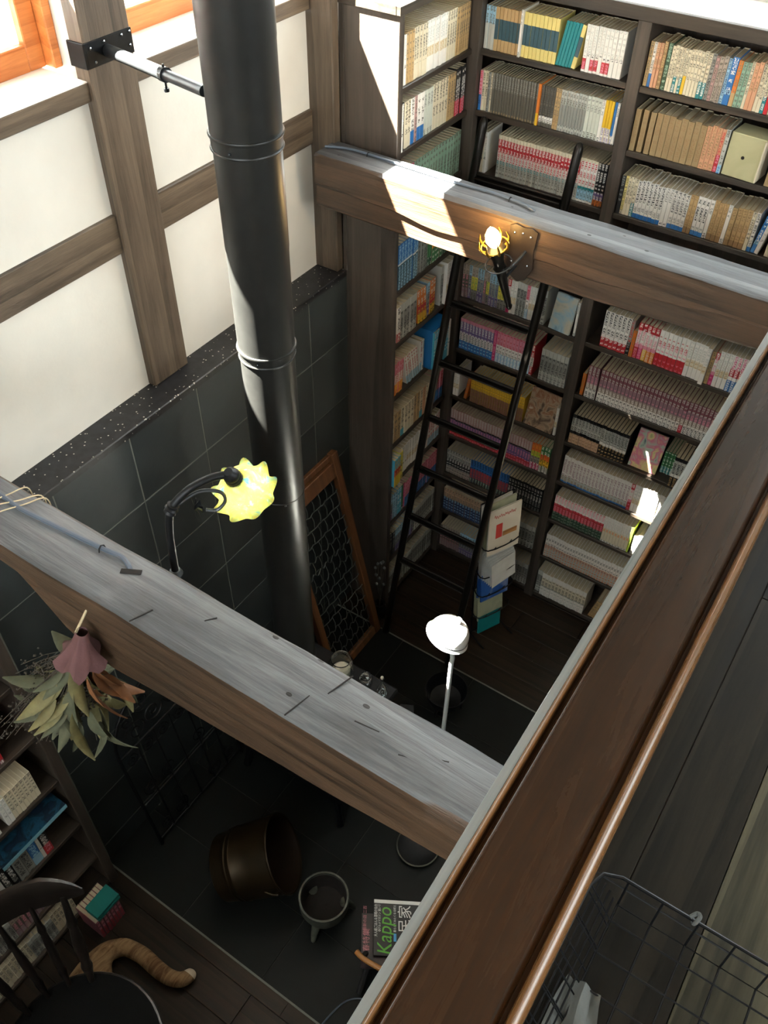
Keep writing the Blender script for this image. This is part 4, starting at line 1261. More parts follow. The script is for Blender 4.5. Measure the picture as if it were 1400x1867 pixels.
st = empty('wood_stove', (PX, PY, 0.0))
tag(st, 'black cast iron wood stove under the pipe, mostly behind the near beam', 'stove')
MB().box(-0.26, 0.33, -0.17, 0.22, 0.19, 0.66, 0.02).build('body', 'iron', st)
MB().box(-0.28, 0.37, -0.19, 0.24, 0.66, 0.695, 0.008).build('top_plate', 'iron', st)
MB().lathe([(0.10, 0.695), (0.096, 0.71), (0.086, 0.725)], 32).build('flue_collar', 'iron', st, True)
for sx in (-1, 1):
    for sy in (-1, 1):
        MB().tube([(0.035 + sx * 0.255, sy * 0.14, 0.2), (0.035 + sx * 0.27, sy * 0.15, 0.1), (0.035 + sx * 0.285, sy * 0.16, 0.004)], [0.022, 0.016, 0.02], 8).build('leg', 'iron', st, True)
dr = MB().box(0.328, 0.345, -0.14, 0.19, 0.26, 0.60, 0.006).build('door', 'iron', st)
MB().box(0.344, 0.348, -0.10, 0.15, 0.32, 0.56).build('door_glass', 'jar_glass', dr)
MB().tube([(0.345, -0.12, 0.42), (0.38, -0.13, 0.42), (0.385, -0.13, 0.36)], 0.007, 8).build('door_handle', 'chrome', dr, True)
MB().tube([(0.17, -0.17, 0.64), (0.17, -0.205, 0.645), (0.2, -0.212, 0.645)], 0.006, 8).build('damper_handle', 'chrome', st, True)

# ------------------------------------------------------------------ gooseneck flower lamp on the near beam
gl = empty('wall_lamp', (-1.06, 0.766, 2.585))
tag(gl, 'lit gooseneck lamp with fluted yellow green glass flower shade', 'wall lamp')
def rel(pts, o):
    return [tuple(Vector(p) - Vector(o)) for p in pts]
go = gl.location
MB().lathe([(0.03, 0), (0.03, 0.006), (0.012, 0.01), (0.0, 0.01)], 16, (0, 0, 0), (0, 1, 0)).build('back_plate', 'iron', gl, True)
MB().lathe([(0.0, -0.016), (0.011, -0.012), (0.016, 0.0), (0.011, 0.012), (0.0, 0.016)], 14, rel([(-1.045, 0.80, 2.592)], go)[0]).build('ball_joint', 'steel', gl, True)
arm = [(-1.045, 0.80, 2.592), (-1.043, 0.802, 2.66), (-1.038, 0.805, 2.735), (-1.028, 0.813, 2.79), (-1.008, 0.845, 2.826), (-0.985, 0.883, 2.84), (-0.968, 0.908, 2.84), (-0.957, 0.922, 2.832)]
def smooth_path(pts, n=6):
    out = []
    p = [Vector(q) for q in pts]
    for i in range(len(p) - 1):
        a, b, c, d = p[max(i - 1, 0)], p[i], p[i + 1], p[min(i + 2, len(p) - 1)]
        for k in range(n):
            t = k / n
            out.append(0.5 * ((2 * b) + (c - a) * t + (2 * a - 5 * b + 4 * c - d) * t * t + (3 * b - a - 3 * c + d) * t ** 3))
    out.append(p[-1])
    return out
MB().tube(smooth_path(rel(arm, go)), 0.0085, 12).build('gooseneck', 'iron', gl, True)
cd = (Vector(arm[4]) - Vector(arm[2])).normalized()
MB().lathe([(0.009, -0.012), (0.013, -0.010), (0.011, -0.004), (0.0145, 0.0), (0.011, 0.004), (0.013, 0.010), (0.009, 0.012)], 14, rel([arm[3]], go)[0], cd).build('collar', 'iron', gl, True)
sc = [(-1.026, 0.822, 2.79), (-1.0, 0.862, 2.812), (-0.972, 0.893, 2.805), (-0.963, 0.90, 2.78), (-0.975, 0.885, 2.757), (-0.99, 0.868, 2.762)]
MB().tube(smooth_path(rel(sc, go)), 0.004, 8).build('scroll', 'steel', gl, True)
lf = MB()
lc = Vector((-1.003, 0.85, 2.775)) - go
for k in range(7):
    a = k * 0.55 - 1.6
    tip = lc + Vector((math.cos(a) * 0.012, math.cos(a) * 0.012, math.sin(a) * 0.026))
    lf.add([lc + Vector((0.004, -0.004, 0)), tip + Vector((-0.004, 0.003, 0.002)), tip, tip + Vector((0.004, -0.003, -0.002)), lc + Vector((-0.004, 0.004, 0.0)), lc + Vector((0, 0, 0.004))], [(0, 1, 2, 5), (5, 2, 3, 4), (0, 5, 4), (0, 4, 3, 2, 1)])
lf.build('iron_leaf', 'iron', gl)
ax = Vector((-0.02, 0.42, -0.9)).normalized()
so = Vector(arm[-1]) - go
MB().lathe([(0.009, -0.022), (0.016, -0.012), (0.018, -0.004), (0.0165, 0.0), (0.0185, 0.005), (0.017, 0.010), (0.019, 0.016), (0.012, 0.024)], 16, so, ax).build('lamp_socket', 'iron', gl, True)
def flute(r, z, a, i):
    k = max(0.0, (i - 3) / 7.0)
    w = math.cos(9 * a)
    return r * (1 + 0.11 * k * k * w), z - 0.008 * k * k * w
prof = [(0.016, 0.012), (0.022, 0.016), (0.03, 0.022), (0.037, 0.03), (0.043, 0.039), (0.048, 0.048), (0.052, 0.056), (0.056, 0.063), (0.060, 0.068), (0.064, 0.072), (0.067, 0.074)]
gt = NT('flower_glass')
gv = gt.coords('Object')
gf = gt.noise(gv, 26, 4, 0.6, 0.8)
gcol = gt.ramp(gf, [(0.32, lin('#6db3c2')), (0.43, lin('#bcd27c')), (0.52, lin('#e2d66a')), (0.61, lin('#a9c878')), (0.70, lin('#ecf6ea'))])
tl = gt.add('ShaderNodeBsdfTranslucent')
gt.link(gcol, tl.inputs['Color'])
gt.set(Base_Color=gcol, Roughness=0.15)
mx = gt.add('ShaderNodeMixShader')
mx.inputs[0].default_value = 0.6
gt.link(gt.bsdf.outputs[0], mx.inputs[1])
gt.link(tl.outputs[0], mx.inputs[2])
gt.link(mx.outputs[0], gt.out.inputs['Surface'])
MB().lathe(prof, 90, so, ax, flute, False).build('flower_shade', gt.m, gl, True)
bulb = MB().lathe([(0.0, 0.02), (0.010, 0.024), (0.014, 0.036), (0.011, 0.047), (0.0, 0.052)], 16, so, ax).build('bulb', emissive('warm_bulb', '#fff0c8', 5.0), gl, True)
pl = bpy.data.lights.new('lamp_glow', 'POINT')
pl.energy = 0.2
pl.color = (1.0, 0.93, 0.72)
pl.shadow_soft_size = 0.012
po = bpy.data.objects.new('lamp_glow', pl)
COL.objects.link(po)
po.location = Vector(go) + so + ax * 0.062

# ------------------------------------------------------------------ torch sconce on the far beam
ts = empty('torch_sconce', (-1.10, 2.536, 2.55))
tag(ts, 'wrought iron torch sconce with glowing flame bulb on the far beam', 'wall lamp')
to = ts.location
MB().extrude([(-0.05, 0.075), (-0.03, 0.085), (0.0, 0.08), (0.03, 0.085), (0.052, 0.075), (0.045, 0.0), (0.05, -0.06), (0.028, -0.105), (0.0, -0.12), (-0.028, -0.105), (-0.05, -0.06), (-0.045, 0.0)], -0.006, 0.0, 'XZ').build('back_plate', 'rust_iron', ts)
for (xx, zz) in ((-0.03, 0.055), (0.03, 0.055), (-0.03, -0.05), (0.03, -0.05), (0.0, 0.06)):
    MB().lathe([(0.0045, 0), (0.004, 0.003), (0.0, 0.005)], 8, (xx, -0.006, zz), (0, -1, 0)).build('stud', 'chrome', ts, True)
T0, T1 = Vector((-1.118, 2.535, 2.32)) - to, Vector((-1.158, 2.445, 2.585)) - to
td = (T1 - T0).normalized()
L = (T1 - T0).length
MB().lathe([(0.0, -0.006), (0.010, -0.002), (0.012, 0.006), (0.009, 0.012), (0.012, 0.03), (0.016, L * 0.45), (0.018, L * 0.62), (0.023, L * 0.66), (0.018, L * 0.70), (0.020, L * 0.8), (0.027, L * 0.9), (0.033, L * 0.97), (0.016, L * 0.98)], 16, T0, td).build('torch_stem', 'ladder', ts, True)
MB().lathe([(0.0, -0.012), (0.008, -0.008), (0.009, 0.0), (0.005, 0.006), (0.0, 0.006)], 12, T0, td).build('end_knob', 'chrome', ts, True)
def sconce_ring(f, r, nm, mat):
    c = T0 + td * (L * f)
    u = td.orthogonal().normalized()
    v = td.cross(u)
    MB().tube([c + (u * math.cos(a) + v * math.sin(a)) * r for a in [k * math.pi / 12 for k in range(24)]], 0.0028, 6, False, True).build(nm, mat, ts, True)
sconce_ring(0.72, 0.046, 'hoop', 'steel')
sconce_ring(1.0, 0.046, 'crown_hoop', 'gold')
u = td.orthogonal().normalized()
v = td.cross(u)
for k in range(8):
    a = k * math.pi / 4
    d0 = u * math.cos(a) + v * math.sin(a)
    c = T0 + td * (L * 0.98)
    MB().tube([c + d0 * 0.025 - td * 0.012, c + d0 * 0.046, c + d0 * 0.053 + td * 0.022, c + d0 * 0.047 + td * 0.044], [0.004, 0.005, 0.0042, 0.0015], 6).build('crown_prong', 'gold', ts, True)
MB().tube(smooth_path([Vector((0.018, -0.008, 0.0)), Vector((0.012, -0.04, -0.015)), Vector((-0.01, -0.062, -0.045)), T0 + td * (L * 0.62)]), 0.0055, 8).build('support_arm', 'steel', ts, True)
MB().tube([Vector((-0.01, -0.005, -0.06)), T0 + td * (L * 0.45)], 0.005, 8).build('lower_arm', 'iron', ts, True)
fl = T0 + td * (L * 0.99)
MB().lathe([(0.010, 0), (0.018, 0.010), (0.026, 0.03), (0.023, 0.052), (0.013, 0.07), (0.0, 0.084)], 16, fl, td).build('flame_bulb', emissive('flame_bulb', '#ffd27a', 45.0), ts, True)
pl = bpy.data.lights.new('torch_glow', 'POINT')
pl.energy = 0.9
pl.color = (1.0, 0.68, 0.36)
pl.shadow_soft_size = 0.02
po = bpy.data.objects.new('torch_glow', pl)
COL.objects.link(po)
po.location = Vector(to) + fl + td * 0.1

# ------------------------------------------------------------------ cables and string on the beams
def strand(name, pts, r, mat, label, cat, clips=()):
    root = empty(name, pts[0])
    tag(root, label, cat)
    MB().tube(smooth_path(rel(pts, pts[0])), r, 8).build('cord', mat, root, True)
    for (p, d) in clips:
        c = Vector(p) - Vector(pts[0])
        dv = Vector(d).normalized()
        n_ = dv.cross(Vector((0, 0, 1)))
        MB().tube([c - n_ * 0.009 - Vector((0, 0, r)), c - n_ * 0.007 + Vector((0, 0, r * 0.6)), c + Vector((0, 0, r * 1.5)), c + n_ * 0.007 + Vector((0, 0, r * 0.6)), c + n_ * 0.009 - Vector((0, 0, r))], 0.0016, 6).build('staple', 'iron', root)
    return root
strand('power_cable', [(-2.05, 0.70, 2.664), (-1.7, 0.705, 2.664), (-1.48, 0.711, 2.664), (-1.403, 0.707, 2.664), (-1.287, 0.715, 2.664), (-1.165, 0.725, 2.664), (-1.12, 0.731, 2.664), (-1.094, 0.725, 2.659), (-1.082, 0.718, 2.648)], 0.0055, 'cable',
       'blue grey power cable stapled along the near beam top', 'cable', [((-1.17, 0.7245, 2.664), (1, 0.05, 0))])
MB().box(-0.022, 0.022, -0.006, 0.006, 0.0, 0.0015).build('mortise', 'soot', beam_f, False, (-1.078, 0.716, 2.6565), (0, 0, 0.5))
strand('power_cable', [(-1.97, 2.61, 2.655), (-1.876, 2.644, 2.656), (-1.695, 2.643, 2.656), (-1.435, 2.635, 2.656), (-1.277, 2.642, 2.656), (-1.16, 2.628, 2.656), (-1.125, 2.615, 2.656), (-1.107, 2.618, 2.650)], 0.005, 'cable',
       'dark power cable lying along the far beam top', 'cable', [((-1.21, 2.634, 2.656), (1, -0.1, 0)), ((-1.80, 2.644, 2.656), (1, 0, 0))])
sr = empty('string_loop', (-1.43, 0.70, 2.66))
tag(sr, 'thin pale string wrapped round the left end of the near beam', 'string')
for k, (dx, sk) in enumerate(((-0.045, 0.03), (-0.03, 0.06), (0.0, 0.045))):
    MB().tube(smooth_path([(dx - 0.03, -0.085, -0.1), (dx - 0.03, -0.083, -0.005), (dx, -0.03, 0.007), (dx + sk * 0.6, 0.02, 0.006), (dx + sk, 0.062, 0.001), (dx + sk, 0.068, -0.05)]), 0.0016, 6).build('strand', 'rope', sr, True)

# ------------------------------------------------------------------ enamel dome lamp on a slender stand
dl = empty('floor_lamp', (-0.822, 1.772, 0.0))
tag(dl, 'white enamel dome lamp gleaming in sun on a slender stand', 'floor lamp')
do = dl.location
MB().lathe([(0.0, 0.02), (0.03, 0.018), (0.11, 0.012), (0.12, 0.004), (0.12, 0.002)], 28).build('base', 'iron', dl, True)
MB().tube([(0, 0, 0.015), (0, 0, 1.27), (0.0, 0.005, 1.30), (-0.008, 0.012, 1.33)], 0.009, 12).build('pole', 'satin', dl, True)
sax = Vector((0.25, 0.34, 0.88)).normalized()
sc0 = Vector((-0.872, 1.815, 1.355)) - do
MB().lathe([(0.082, -0.006), (0.086, -0.004), (0.087, 0.0), (0.083, 0.004), (0.079, 0.008), (0.078, 0.014), (0.076, 0.03), (0.069, 0.048), (0.057, 0.063), (0.04, 0.074), (0.022, 0.079), (0.013, 0.081), (0.0125, 0.094), (0.010, 0.099), (0.0, 0.101)], 40, sc0, sax, None, False).build('dome_shade', 'enamel', dl, True)
MB().lathe([(0.0765, 0.0075), (0.0805, 0.009), (0.0805, 0.0115), (0.0765, 0.013)], 40, sc0, sax, None, False).build('rim_band', 'chrome', dl, True)
MB().tube([Vector((-0.008, 0.012, 1.33)), sc0 + sax * 0.03], 0.006, 8).build('lamp_neck', 'chrome', dl, True)

# ------------------------------------------------------------------ library ladder
ld = empty('library_ladder', (-1.41, 2.56, 0.0))
tag(ld, 'dark metal library ladder leaning against the tall bookcase', 'ladder')
def ly(z):
    return 0.235 * z
for xs in (-0.205, 0.205):
    MB().tube([(xs, ly(0), 0.012), (xs, ly(1.3), 1.3), (xs, ly(2.62), 2.62), (xs, ly(2.64), 2.64), (xs, ly(2.655), 2.655), (xs, ly(2.66), 2.661)], [0.0185, 0.0185, 0.0185, 0.017, 0.012, 0.004], 14).build('stile', 'ladder', ld, True)
    MB().tube([(xs, ly(0), 0.0), (xs, ly(0.03), 0.03)], 0.022, 12).build('rubber_foot', 'leather', ld, True)
for z in (0.52, 0.80, 1.08, 1.36, 1.64, 1.92, 2.2, 2.45):
    MB().tube([(-0.205, ly(z), z), (0.205, ly(z), z)], 0.009, 10).build('rung', 'ladder', ld, True)
    MB().box(-0.19, 0.19, ly(z) - 0.028, ly(z) + 0.004, z - 0.012, z - 0.006, 0.002).build('tread_strip', 'ladder', ld)

# ------------------------------------------------------------------ magazine rack
mr_ = empty('magazine_rack', (-1.165, 2.90, 0.0), (0, 0, math.radians(66)))
tag(mr_, 'black wire magazine rack standing beside the ladder', 'rack')
for xs in (-0.1, 0.1):
    MB().tube([(xs, 0.0, 0.02), (xs, 0.03, 0.5), (xs, 0.05, 1.0)], 0.005, 8).build('upright', 'wire', mr_, True)
    MB().tube(smooth_path([(xs, 0.05, 0.012), (xs, 0.0, 0.008), (xs, -0.12, 0.008)]), 0.005, 8).build('foot', 'wire', mr_, True)
MB().tube([(-0.1, 0.05, 1.0), (0.1, 0.05, 1.0)], 0.005, 8).build('top_bar', 'wire', mr_, True)
MB().tube([(-0.1, 0.0, 0.03), (0.1, 0.0, 0.03)], 0.005, 8).build('bottom_bar', 'wire', mr_, True)
tiers = (0.66, 0.45, 0.30, 0.12)
for z in tiers:
    yb = 0.03 + 0.02 * z
    MB().tube(smooth_path([(-0.1, yb, z + 0.09), (-0.1, yb - 0.085, z + 0.085), (0.1, yb - 0.085, z + 0.085), (0.1, yb, z + 0.09)], 4), 0.0035, 8).build('basket_hoop', 'wire', mr_, True)
    MB().tube([(-0.1, yb - 0.01, z), (0.1, yb - 0.01, z)], 0.0035, 8).build('basket_bar', 'wire', mr_, True)
    for xs in (-0.05, 0.05):
        MB().tube([(xs, yb - 0.005, z), (xs, yb - 0.05, z), (xs, yb - 0.085, z + 0.085)], 0.0025, 6).build('basket_wire', 'wire', mr_, True)
maga = [cover_art('cream_magazine_cover', ['#cfc8ba', '#e0d9cb', '#cdb79a'], 3, 5.0), cover_art('grey_magazine_cover', ['#9a9a98', '#c4c4c0', '#b5aea2'], 6, 6.0),
        cover_art('blue_magazine_cover', ['#1f4f9c', '#2b62b2', '#d9dcdf'], 4, 7.0), cover_art('green_grey_cover', ['#8d947c', '#b6b99c', '#6f7466'], 5, 8.0), plain('teal_magazine', '#1d8a8c', 0.4)]
redink = plain('red_print', '#c8322f', 0.5)
RKM = Matrix.Translation((-1.165, 2.90, 0)) @ Matrix.Rotation(math.radians(66), 4, 'Z')
MAGS = [(0.70, 0.028, 0.31, 0.185, 1, -2, -0.100, 'rear grey magazine in the top tier, wire rack'), (0.70, 0.010, 0.30, 0.19, 3, -4, -0.096, 'middle olive magazine in the top tier, wire rack'),
        (0.685, -0.022, 0.285, 0.20, 0, -7, -0.094, 'cream magazine with red script title, front of the wire rack'),
        (0.47, 0.018, 0.235, 0.19, 1, -3, -0.090, 'grey catalogue at the back of second tier, wire rack'),
        (0.32, 0.010, 0.21, 0.19, 2, -4, -0.092, 'blue covered magazine at the back of third tier, wire rack'), (0.31, -0.020, 0.19, 0.18, 2, -8, -0.088, 'blue covered magazine at the front of third tier, wire rack'),
        (0.15, 0.012, 0.22, 0.19, 3, -4, -0.092, 'olive grey brochure at the back of lowest tier, wire rack'), (0.14, -0.018, 0.17, 0.17, 3, -9, -0.088, 'pale brochure at the front of lowest tier, wire rack'),
        (0.05, -0.035, 0.12, 0.15, 4, -9, -0.088, 'teal leaflet at the foot of the wire rack')]
for n_, (z, yo, h, w_, a_, tilt, dx_, lab) in enumerate(MAGS):
    m_ = cover_book('magazine', lab, w_, h, 0.008, maga[a_], RKM @ Matrix.Translation((dx_, yo - 0.012, z + 0.004)) @ Matrix.Rotation(math.radians(tilt), 4, 'X') @ Matrix.Rotation(math.radians((n_ % 3 - 1) * 2.5), 4, 'Y'), 'paper', 'magazines in the wire rack')
    if n_ == 2:
        MB().tube([(0.03 + 0.0026 * k, -0.0008, h - 0.045 + 0.010 * math.sin(k * 1.25) * (1.3 if k < 6 else 0.8) + 0.004 * math.sin(k * 0.5)) for k in range(52)], 0.0011, 5).build('red_script_title', redink, m_)
        MB().box(0.045, 0.085, -0.0012, 0.0, 0.10, 0.19, 0.0005).build('red_figure', redink, m_)
        MB().box(0.09, 0.18, -0.0012, 0.0, 0.10, 0.13, 0.0005).build('brown_table', 'handle_wood', m_)
fan = empty('open_catalogue')
fan.matrix_world = RKM @ Matrix.Translation((-0.085, -0.055, 0.475))
tag(fan, 'open white catalogue with fanned pages in second tier, wire rack', 'magazine', 'magazines in the wire rack')
pg = plain('white_pages', '#c9cac8', 0.6)
for k in range(7):
    MB().box(0, 0.175, -0.0008, 0.0008, 0, 0.19 - 0.006 * k).build('page', pg, fan, False, (0.002 * k, 0.052 - 0.013 * k, 0), (math.radians(-6 - 0.5 * k), 0, math.radians(2.5 * (k - 3))))

# ------------------------------------------------------------------ wooden frame strung with a net, leaning on the slate wall
fs_ = empty('net_screen', (-1.665, 2.335, 0.0), (0, math.radians(-12.6), 0))
tag(fs_, 'wooden framed wire net screen leaning on the slate wall', 'screen')
W2, HH = 0.225, 1.24
MB().box(-0.018, 0.018, W2 - 0.045, W2, 0, HH, 0.003).build('stile', 'frame', fs_)
MB().box(-0.018, 0.018, -W2, -W2 + 0.045, 0, HH, 0.003).build('stile', 'frame', fs_)
MB().box(-0.014, 0.014, -W2 + 0.045, W2 - 0.045, HH - 0.13, HH - 0.045, 0.003).build('top_rail', 'frame', fs_)
MB().box(-0.02, 0.004, -W2 + 0.045, W2 - 0.045, HH - 0.035, HH - 0.005, 0.003).build('cap_rail', 'frame', fs_)
MB().box(-0.014, 0.014, -W2 + 0.045, W2 - 0.045, 0.0, 0.05, 0.003).build('bottom_rail', 'frame', fs_)
nw = MB()
nr, nc = 13, 7
z0n, z1n, y0n, y1n = 0.05, HH - 0.13, -W2 + 0.045, W2 - 0.045
for r in range(nr + 1):
    z = z0n + (z1n - z0n) * r / nr
    pts = [(0.004 * math.sin(k * 1.7 + r), y0n + (y1n - y0n) * k / (nc * 2), z + 0.006 * math.sin(k * math.pi / 1.0 + r) + 0.006 * math.cos(k * math.pi)) for k in range(nc * 2 + 1)]
    nw.tube(pts, 0.0026, 5)
for r in range(nr):
    za, zb = z0n + (z1n - z0n) * r / nr, z0n + (z1n - z0n) * (r + 1) / nr
    for k in range(nc):
        yy = y0n + (y1n - y0n) * (k + (0.5 if r % 2 else 0.0) + 0.25) / nc
        nw.tube([(0, yy, za), (0.004, yy + 0.004, (za + zb) / 2), (0, yy, zb)], 0.0022, 5)
nw.build('net', 'mesh_wire', fs_)

# ------------------------------------------------------------------ small things on the hearth
def jar(name, label, loc, r, h, fill=None):
    root = empty(name, loc)
    tag(root, label, 'jar')
    MB().lathe([(0.0, 0.002), (r * 0.9, 0.002), (r, 0.012), (r, h * 0.7), (r * 0.8, h * 0.86), (r * 0.72, h * 0.9), (r * 0.78, h * 0.95), (r * 0.78, h)], 28, (0, 0, 0), (0, 0, 1), None, False).build('glass_body', 'jar_glass', root, True)
    MB().lathe([(r * 0.80, h + 0.001), (r * 0.83, h - 0.004), (r * 0.80, h - 0.008)], 28, (0, 0, 0), (0, 0, 1), None, False).build('rim', 'chrome', root, True)
    if fill:
        MB().lathe([(0.0, 0.004), (r * 0.7, 0.004), (r * 0.72, h * 0.3), (r * 0.5, h * 0.42), (0.0, h * 0.44)], 20).build('contents', fill, root, True)
    return root
jar('glass_jar', 'round clear glass jar with pale contents on the stove top', (-1.375, 1.815, 0.6955), 0.056, 0.11, 'wax')
jar('glass_jar', 'smaller empty glass jar on the stove top, half hidden', (-1.25, 1.825, 0.6955), 0.03, 0.07)
bt = empty('glass_bottle', (-1.162, 1.822, 0.6955))
tag(bt, 'small clear glass bottle with narrow neck on the stove top', 'bottle')
MB().lathe([(0.0, 0.001), (0.024, 0.002), (0.026, 0.01), (0.022, 0.05), (0.012, 0.075), (0.007, 0.09), (0.007, 0.12), (0.010, 0.122), (0.010, 0.128)], 20, (0, 0, 0), (0, 0, 1), None, False).build('glass_body', 'jar_glass', bt, True)
MB().lathe([(0.006, 0.126), (0.0065, 0.137), (0.0, 0.14)], 12).build('stopper', 'wax', bt, True)
ip = empty('iron_brazier', (-1.09, 2.33, 0.003))
tag(ip, 'black round iron brazier on the slate behind the dome lamp', 'brazier')
MB().lathe([(0.0, 0.04), (0.06, 0.042), (0.09, 0.07), (0.105, 0.12), (0.112, 0.15), (0.106, 0.15), (0.098, 0.12), (0.08, 0.075), (0.0, 0.055)], 32).build('bowl', 'iron', ip, True)
for k in range(3):
    a = k * 2.094 + 0.4
    MB().tube([(math.cos(a) * 0.07, math.sin(a) * 0.07, 0.05), (math.cos(a) * 0.085, math.sin(a) * 0.085, 0.0)], [0.012, 0.008], 8).build('leg', 'iron', ip, True)
bxr = empty('tin_box', (-1.20, 2.12, 0.003), (0, 0, 0.5))
tag(bxr, 'dull grey tin box half hidden behind the near beam', 'box')
MB().box(-0.035, 0.035, -0.05, 0.05, 0, 0.09, 0.004).build('body', 'iron', bxr)
MB().box(-0.037, 0.037, -0.052, 0.052, 0.088, 0.105, 0.004).build('lid', 'steel', bxr)
cr_ = empty('dark_plate', (-0.80, 1.60, 0.003))
tag(cr_, 'dark dish with pale rim on the slate, below the near beam', 'dish')
MB().lathe([(0.0, 0.004), (0.06, 0.004), (0.095, 0.018), (0.10, 0.02), (0.095, 0.024), (0.06, 0.01), (0.0, 0.009)], 32).build('dish', 'iron', cr_, True)
MB().lathe([(0.0955, 0.0215), (0.1015, 0.0205), (0.1, 0.0235), (0.0955, 0.0245)], 32, (0, 0, 0), (0, 0, 1), None, False).build('rim', 'pot', cr_, True)

# brass bucket lying tipped on its side
tb = empty('brass_bucket', (-1.43, 0.985, 0.003))
tag(tb, 'tarnished brass log bucket tipped on its side on the slate', 'bucket')
tax = Vector((0.66, 0.50, 0.36)).normalized()
tor = Vector((0.0, 0.0, 0.155))
MB().lathe([(0.0, 0.0), (0.13, 0.0), (0.145, 0.01), (0.15, 0.06), (0.153, 0.075), (0.156, 0.08), (0.153, 0.085), (0.157, 0.10), (0.160, 0.105), (0.157, 0.11), (0.163, 0.2), (0.168, 0.29)], 48, tor, tax, None, False).build('body', 'brass', tb, True)
MB().lathe([(0.165, 0.289), (0.160, 0.2), (0.152, 0.09), (0.142, 0.012), (0.0, 0.008)], 48, tor, tax, None, False).build('inside', 'copper_dark', tb, True)
MB().lathe([(0.165, 0.288), (0.172, 0.286), (0.174, 0.291), (0.172, 0.296), (0.165, 0.294)], 48, tor, tax, None, False).build('rolled_rim', 'brass', tb, True)
cc = tor + tax * 0.27
sd = tax.cross(Vector((0, 0, 1))).normalized()
up = sd.cross(tax)
MB().tube([cc + sd * 0.175 * math.cos(t) + (tax * 0.05 - up * 0.0 - tax * 0.17) * math.sin(t) + up * 0.17 * math.sin(t) * 0.35 for t in [k * math.pi / 16 for k in range(17)]], 0.005, 8).build('bail_handle', 'brass', tb, True)
for s_ in (-1, 1):
    MB().lathe([(0.012, 0), (0.012, 0.006), (0.0, 0.009)], 12, cc + sd * s_ * 0.166, sd * s_).build('handle_ear', 'brass', tb, True)

# small footed pot
pt_ = empty('tripod_pot', (-0.985, 1.12, 0.003))
tag(pt_, 'mottled pale three-legged pot with dark mouth on the slate', 'pot')
MB().lathe([(0.0, 0.05), (0.07, 0.052), (0.098, 0.08), (0.108, 0.12), (0.106, 0.17), (0.108, 0.185), (0.100, 0.186), (0.098, 0.17)], 36, (0, 0, 0), (0, 0, 1), None, False).build('body', 'pot', pt_, True)
MB().lathe([(0.099, 0.18), (0.098, 0.12), (0.085, 0.075), (0.0, 0.07)], 36, (0, 0, 0), (0, 0, 1), None, False).build('inside', 'soot', pt_, True)
for k in range(3):
    a = 0.75 + k * 2.094
    MB().tube([(math.cos(a) * 0.085, math.sin(a) * 0.085, 0.09), (math.cos(a) * 0.115, math.sin(a) * 0.115, 0.045), (math.cos(a) * 0.128, math.sin(a) * 0.128, 0.002)], [0.022, 0.015, 0.011], 10).build('leg', 'pot', pt_, True)

# ------------------------------------------------------------------ sling magazine holder with magazines
mh = empty('magazine_holder', (-0.574, 1.125, 0.003), (0, 0, math.radians(12)))
tag(mh, 'black leather sling magazine holder with bent wooden handle', 'magazine holder')
def sheet(mb, pts_a, pts_b, t=0.003):
    n = len(pts_a)
    vs = [Vector(p) for p in pts_a] + [Vector(p) for p in pts_b]
    nv = (vs[1] - vs[0]).cross(vs[n] - vs[0]).normalized() * t
    vs2 = [p + nv for p in vs]
    fs = [(i, i + 1, n + i + 1, n + i) for i in range(n - 1)]
    m = 2 * n
    fs += [(m + i + 1, m + i, m + n + i, m + n + i + 1) for i in range(n - 1)]
    fs += [(i, m + i, m + i + 1, i + 1) for i in range(n - 1)] + [(n + i, n + i + 1, m + n + i + 1, m + n + i) for i in range(n - 1)]
    fs += [(0, n, m + n, m), (n - 1, m + n - 1, m + 2 * n - 1, 2 * n - 1)]
    return mb.add(vs + vs2, fs)
sl_ = [(-0.12, 0.15, 0.20), (-0.12, 0.09, 0.10), (-0.12, 0.03, 0.055), (-0.12, -0.05, 0.075), (-0.12, -0.10, 0.17), (-0.12, -0.135, 0.335)]
sheet(MB(), sl_, [(0.14, y, z) for (_, y, z) in sl_]).build('leather_sling', 'leather', mh)
MB().tube(smooth_path([(-0.165, -0.120, 0.345), (-0.12, -0.137, 0.35), (0.0, -0.148, 0.352), (0.12, -0.14, 0.35), (0.17, -0.12, 0.345)]), 0.011, 10).build('handle', 'handle_wood', mh, True)
MB().tube(smooth_path([(-0.12, 0.147, 0.205), (0.0, 0.157, 0.21), (0.14, 0.15, 0.207)]), 0.010, 10).build('handle', 'handle_wood', mh, True)
for xs in (-0.135, 0.15):
    MB().tube([(xs, -0.13, 0.345), (xs, -0.02, 0.16), (xs, 0.14, 0.012)], 0.011, 8).build('leg', 'leather', mh, True)
    MB().tube([(xs, 0.15, 0.205), (xs, 0.02, 0.12), (xs, -0.17, 0.012)], 0.013, 8).build('leg', 'leather', mh, True)
blackc = cover_art('black_magazine_cover', ['#0c0d0d', '#141515', '#1b1815'], 6, 9.0)
pinkc = cover_art('dark_pink_cover', ['#161416', '#2a2024', '#4a2f36'], 8, 10.0)
greenink = plain('green_print', '#5fae3a', 0.45)
whiteink = plain('white_print', '#e8e8e6', 0.45)
blueink = plain('blue_print', '#4d9fd6', 0.45)
pinkink = plain('pink_print', '#c9808c', 0.5)
